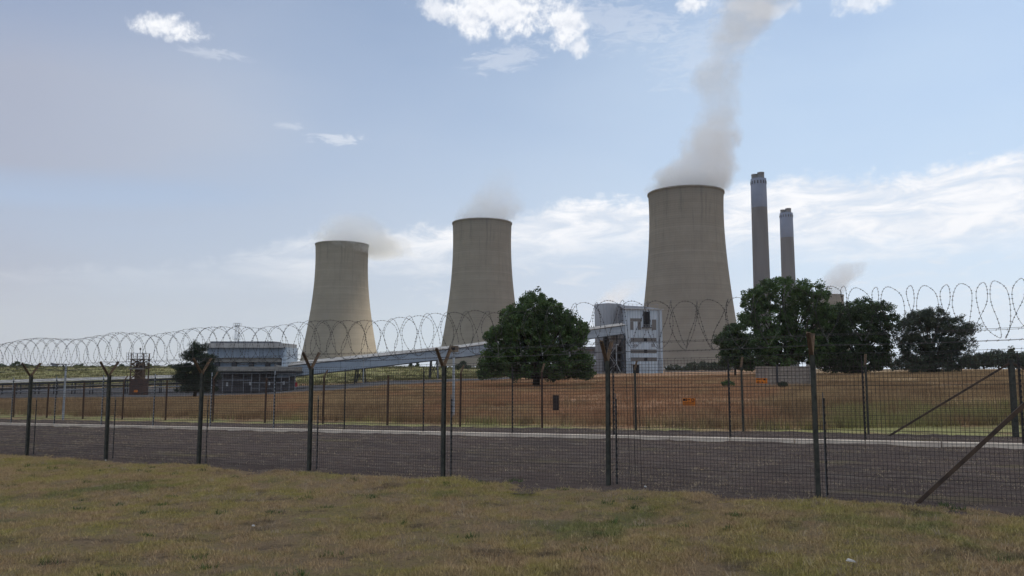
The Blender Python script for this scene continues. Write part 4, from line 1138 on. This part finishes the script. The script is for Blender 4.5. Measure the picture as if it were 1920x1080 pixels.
# bushes under the largest tower
for i, (x, yt, w, d) in enumerate(((1262,684,16,292),(1300,678,20,305),(1322,676,16,312),(1340,680,16,296),(1358,682,14,318),(1282,688,14,286))):
    tree('bush', 'scrubby bush below the largest tower, %s' % ('beside the white transfer building', 'second from the white building', 'highest and rounded in the middle', 'right of the highest bush', 'rightmost, half behind the small round tree', 'lowest one, between two taller bushes')[i], 'bush', x, d, [(x, (yt+696)/2, w, (698-yt)/2), (x-w*.5, (yt+700)/2, w*.5, (696-yt)*.4)], M['leaf_far'], 70, 24, .8, .55, .15, 'bushes at the foot of the largest tower', seed=40+i, limbs=False)
for i, (x, yt, w, d) in enumerate(((1812,664,16,205),(1840,660,20,212),(1868,655,24,220),(1895,658,20,214),(1925,656,24,224),(1965,658,26,218),(2010,662,26,226),(1893,650,7,235))):
    tree('shrub_tree', 'rounded tree %s of the low wood at right' % ('at the left end', 'second from the left', 'at the rounded summit', 'right of the summit', 'cut by the picture edge', 'beyond the picture edge', 'farthest right', 'thin crowned behind the summit')[i], 'tree', x, d, [(x, (yt+690)/2, w, (692-yt)/2), (x+w*.6, (yt+700)/2, w*.6, (690-yt)*.42), (x-w*.6, (yt+698)/2, w*.6, (690-yt)*.42)], M['leaf_far'], 170, 30, .8, .5, .25, 'trees of the low wood at right', seed=60+i, limbs=False, flatd=.8)
hz = [(6,682,12),(28,684,9),(38,677,11),(52,682,9),(62,684,7),(76,685,6),(108,686,6),(148,684,6),(156,683,5),(178,686,5),(216,686,6),(232,684,5),(284,682,5),(295,686,7),(322,684,6),(-20,684,12)]
wh = ['at the very left edge', 'just right of the leftmost', 'tallest in the far left clump', 'right of the tallest far left one', 'low at the end of the far left clump', 'small one right of the clump', 'behind the lamp arm', 'left of a close pair', 'right one of a close pair', 'tiny one in the gap', 'left of the rusty tower', 'touching the rusty tower on its left', 'slender one right of the rusty tower', 'low one between rusty tower and pine', 'beside the pine tip', 'beyond the left edge']
for i, (x, yt, w) in enumerate(hz):
    d = 420+10*(i % 3)
    tree('distant_tree', 'dark distant tree on the left skyline, '+wh[i], 'tree', x, d, [(x, (yt+691)/2, w, (693-yt)/2), (x+w*.5, (yt+694)/2, w*.6, (690-yt)*.35)], M['leaf_far'] if False else M['leaf_b'], 46, 16, .8, .7, .2, 'distant trees on the left skyline', seed=80+i, limbs=False, flatd=.7)
for i, (x, yt) in enumerate(((771, 679), (784, 680))):
    tree('conifer', 'small dark distant conifer, %s of a pair under the sloping gantry' % ('left', 'right')[i], 'tree', x, 300, [(x, yt+3, 3, 5), (x, yt+8, 6, 5), (x+2, yt+11, 8, 4)], M['leaf_b'], 60, 18, .5, .5, .12, 'pair of conifers under the gantry', seed=101+i, limbs=False)
tree('bush', 'grey-green bush below the middle tower, just left of the round tree', 'bush', 868, 262, [(868, 684, 10, 9), (858, 688, 7, 6), (878, 688, 7, 5)], M['leaf_far'], 60, 20, .7, .5, .1, seed=110, limbs=False)

# ------------------------------------------------------------------ steam
def steam(name, base, H0, H1, cx, cy, rad, dens, dmax, label, amp=1.6, nscale=1.0, step=.35, seed=0.0, col=(.955,.975,1.0)):
    """plume: a closed tube of vapour; cx, cy, rad, dens are lists (height, value) in metres above `base`"""
    hs_ = np.linspace(H0, H1, 40)
    f = lambda L: np.interp(hs_, [p[0] for p in L], [p[1] for p in L])
    X_, Y_, R_ = f(cx), f(cy), f(rad)
    m_ = MB(); n = 24
    V = []; Fc = []
    for i, h in enumerate(hs_):
        for k in range(n):
            a = 2*math.pi*k/n; V.append((X_[i]+R_[i]*1.25*math.cos(a), Y_[i]+R_[i]*1.25*math.sin(a), h))
    for i in range(len(hs_)-1):
        for k in range(n): Fc.append((i*n+k, i*n+(k+1)%n, (i+1)*n+(k+1)%n, (i+1)*n+k))
    Fc.append(tuple(range(n))[::-1]); Fc.append(tuple((len(hs_)-1)*n+k for k in range(n)))
    m_.add(V, Fc)
    mat = bpy.data.materials.new(name+'_vapour'); mat.use_nodes = True; nt = mat.node_tree; nt.nodes.clear()
    tcn = nt.nodes.new('ShaderNodeTexCoord'); p = tcn.outputs['Object']; x, y, z = sep(nt, p)
    gx, gy, gr, gd = [z.curve(H0, H1, L) for L in (cx, cy, rad, dens)]
    d2 = (((x-gx)*(x-gx)+(y-gy)*(y-gy)).sqrt())/gr
    Rm = max(r[1] for r in rad)
    n1 = noise(nt, comb(nt, x+seed, y, z*.9), nscale*1.1/Rm, 7, .62, .3)
    n2 = noise(nt, comb(nt, x+seed+31, y, z), nscale*3.2/Rm, 5, .6, .2)
    v = (1.12-d2)+(n1-.5)*amp+(n2-.5)*amp*.6
    v = v.ss(.0, .55)*gd*dmax*d2.ss(1.24, 1.05)*z.ss(H1, H1-(H1-H0)*.08)
    pv = nt.nodes.new('ShaderNodeVolumeScatter'); pv.inputs['Color'].default_value = (*col, 1); pv.inputs['Anisotropy'].default_value = .1
    nt.links.new(v.s, pv.inputs['Density'])
    out = nt.nodes.new('ShaderNodeOutputMaterial'); nt.links.new(pv.outputs[0], out.inputs['Volume'])
    mat.cycles.volume_step_rate = step
    o = m_.build(name, mat); o.location = base
    return tag(o, label, 'steam', None, 'stuff')
def plume_pts(d, base, rows):
    """rows: (photo y, x left, x right, density) -> heights, centres, radii in metres"""
    cx, cy, rad, dn = [], [], [], []
    for (y, xl, xr, de) in rows:
        p = PD((xl+xr)/2, y, d)-base
        cx.append((p.z, p.x)); cy.append((p.z, 0.0)); rad.append((p.z, (xr-xl)/2*d/F)); dn.append((p.z, de))
    return cx, cy, rad, dn
b3, H3_, R3 = T3
rows = [(358,1222,1364,.9),(347,1220,1366,1.0),(335,1226,1376,1.0),(318,1242,1384,.95),(300,1260,1386,.9),(270,1284,1390,.95),(235,1296,1400,.7),(210,1310,1410,.38),(170,1322,1408,.2),(135,1314,1406,.3),(110,1316,1412,.34),(85,1332,1420,.2),(55,1342,1436,.22),(20,1350,1468,.26),(-30,1370,1520,.22),(-90,1390,1580,.2)]
cx, cy, rad, dn = plume_pts(560, b3, rows); h = [c[0] for c in cx]
steam('steam', b3, min(h), max(h), cx, cy, rad, dn, .10, 'thick grey-white steam plume rising and drifting right from the largest cooling tower', 2.1, 1.5, .055, 3.0)
b2, H2_, R2 = T2
rows = [(416,850,956,.9),(408,852,960,1.0),(395,856,975,.8),(380,864,982,.6),(365,872,980,.4),(350,885,975,.25),(330,905,968,.15),(300,915,965,.08)]
cx, cy, rad, dn = plume_pts(680, b2, rows); h = [c[0] for c in cx]
steam('steam', b2, min(h), max(h), cx, cy, rad, dn, .05, 'thin pale steam hanging over the middle cooling tower', 1.7, 1.4, .10, 13.0)
b1, H1_, R1 = T1
rows = [(474,640,762,.5),(462,585,762,.7),(450,583,756,.9),(435,584,735,.8),(420,586,720,.6),(405,592,705,.35),(388,605,690,.15)]
cx, cy, rad, dn = plume_pts(806, b1, rows)
cy = [(c[0], 16.0) for c in cy]; h = [c[0] for c in cx]
steam('steam', b1, min(h), max(h), cx, cy, rad, dn, .038, 'ragged grey steam blowing right from the leftmost cooling tower', 1.9, 2.0, .10, 23.0)
b4, H4_, R4 = T4
rows = [(556,1536,1580,1.0),(545,1540,1590,1.0),(530,1545,1605,.9),(515,1555,1620,.7),(500,1565,1630,.5),(488,1580,1640,.3)]
cx, cy, rad, dn = plume_pts(1330, b4, rows); h = [c[0] for c in cx]
steam('steam', b4, min(h), max(h), cx, cy, rad, dn, .03, 'small steam puff over the half hidden farthest tower', 1.9, 1.6, .06, 33.0)

bw = PD(1150, 690, 1500); rows = [(566,1118,1172,1.0),(556,1125,1185,1.0),(545,1135,1200,.7),(532,1150,1212,.4),(520,1165,1220,.2)]
cx, cy, rad, dn = plume_pts(1500, bw, rows); h = [c[0] for c in cx]
steam('steam', bw, min(h), max(h), cx, cy, rad, dn, .010, 'faint wisp of steam drifting behind the white transfer building', 1.9, 1.6, .08, 43.0)

# litter on the lawn
for i, (x, y, lab) in enumerate(((1210, 917, 'small white scrap of litter lying by the near fence'), (1595, 1068, 'pale flat stick lying in the lawn at bottom right'), (474, 998, 'small pale stone in the left of the lawn'), (198, 866, 'small white scrap at the foot of the second fence post from left'))):
    p = G(x, y); r = .022 if i != 1 else .03
    m_ = MB(); vs = []
    for a in range(9):
        t = 2*math.pi*a/9; k = random.uniform(.7, 1.2); vs.append((r*k*math.cos(t)*(1.6 if i == 1 else 1), r*k*.5*math.sin(t), 0))
    top_ = [(v[0]*.7, v[1]*.7, r*.45+random.uniform(0, .01)) for v in vs]
    m_.add(vs+top_, [tuple(range(9))[::-1], tuple(range(9, 18))]+[(a, (a+1) % 9, 9+(a+1) % 9, 9+a) for a in range(9)])
    o = m_.build(('litter', 'stick', 'stone', 'litter')[i], M['pale_stone']); o.location = p+Vector((0,0,.07 if i in (1,2) else .03)); o.rotation_euler = (0,.1,random.uniform(-.5,.5))
    tag(o, lab, ('litter', 'stick', 'stone', 'litter')[i])

# added unseen cloud slab, shaped to shade all but the left tower
m, nt, b = pmat('sun_blocker_white', 1.0); b.inputs['Base Color'].default_value = (.8,.8,.82,1); b.inputs['Specular IOR Level'].default_value = 0; M['sun_blocker'] = m
outl = [(735,-420),(900,-520),(1250,-560),(1700,-500),(2050,-150),(2150,400),(2150,1100),(1950,1500),(1500,1640),(1180,1560),(1090,1250),(1040,980),(960,850),(850,850),(790,940),(735,980),(705,900),(690,500),(690,0)]
oc = Vector((1350, 420)); outl = [(a+125, b_-50) for a, b_ in outl]; oc += Vector((125, -50)); V = []; Fc = []; n = 120
def out_at(t):
    u = t*len(outl); i = int(u) % len(outl); f = u-int(u); a, b_ = outl[i], outl[(i+1) % len(outl)]
    return Vector((a[0]*(1-f)+b_[0]*f, a[1]*(1-f)+b_[1]*f))
rings = [(1.0, 0), (1.0, 25), (.97, 60), (.90, 100), (.75, 135), (.5, 165), (.25, 175)]
for j, (k_, h_) in enumerate(rings):
    for i in range(n):
        p = oc+(out_at(i/n)-oc)*k_; w = (float(vnoise(p.x*1.0+5000, p.y*1.0+5000, 120, 31))-.5)
        V.append((p.x+w*26*(j < 4), p.y+w*20*(j < 4), 1000+h_*(1+w*1.2)))
for j in range(len(rings)-1):
    for i in range(n): Fc.append((j*n+i, j*n+(i+1) % n, (j+1)*n+(i+1) % n, (j+1)*n+i))
V.append((oc.x, oc.y, 1000)); c0_ = len(V)-1; V.append((oc.x, oc.y, 1180)); c1_ = c0_+1
for i in range(n): Fc.append((c0_, (i+1) % n, i)); Fc.append((c1_, (len(rings)-1)*n+i, (len(rings)-1)*n+(i+1) % n))
o = MB().add(V, Fc).build('sun_blocker', M['sun_blocker']); tag(o, kind='structure')

m = bpy.data.materials.new('haze_air'); m.use_nodes = True; nt = m.node_tree; nt.nodes.clear()
pv = nt.nodes.new('ShaderNodeVolumePrincipled'); pv.inputs['Color'].default_value = (.96,.975,1.0,1); pv.inputs['Density'].default_value = .00007; pv.inputs['Anisotropy'].default_value = .2
ou = nt.nodes.new('ShaderNodeOutputMaterial'); nt.links.new(pv.outputs[0], ou.inputs['Volume'])
o = MB().box((-5200,-1100,-6.8), (5200, 6500, 480)).build('haze', m); tag(o, kind='stuff')
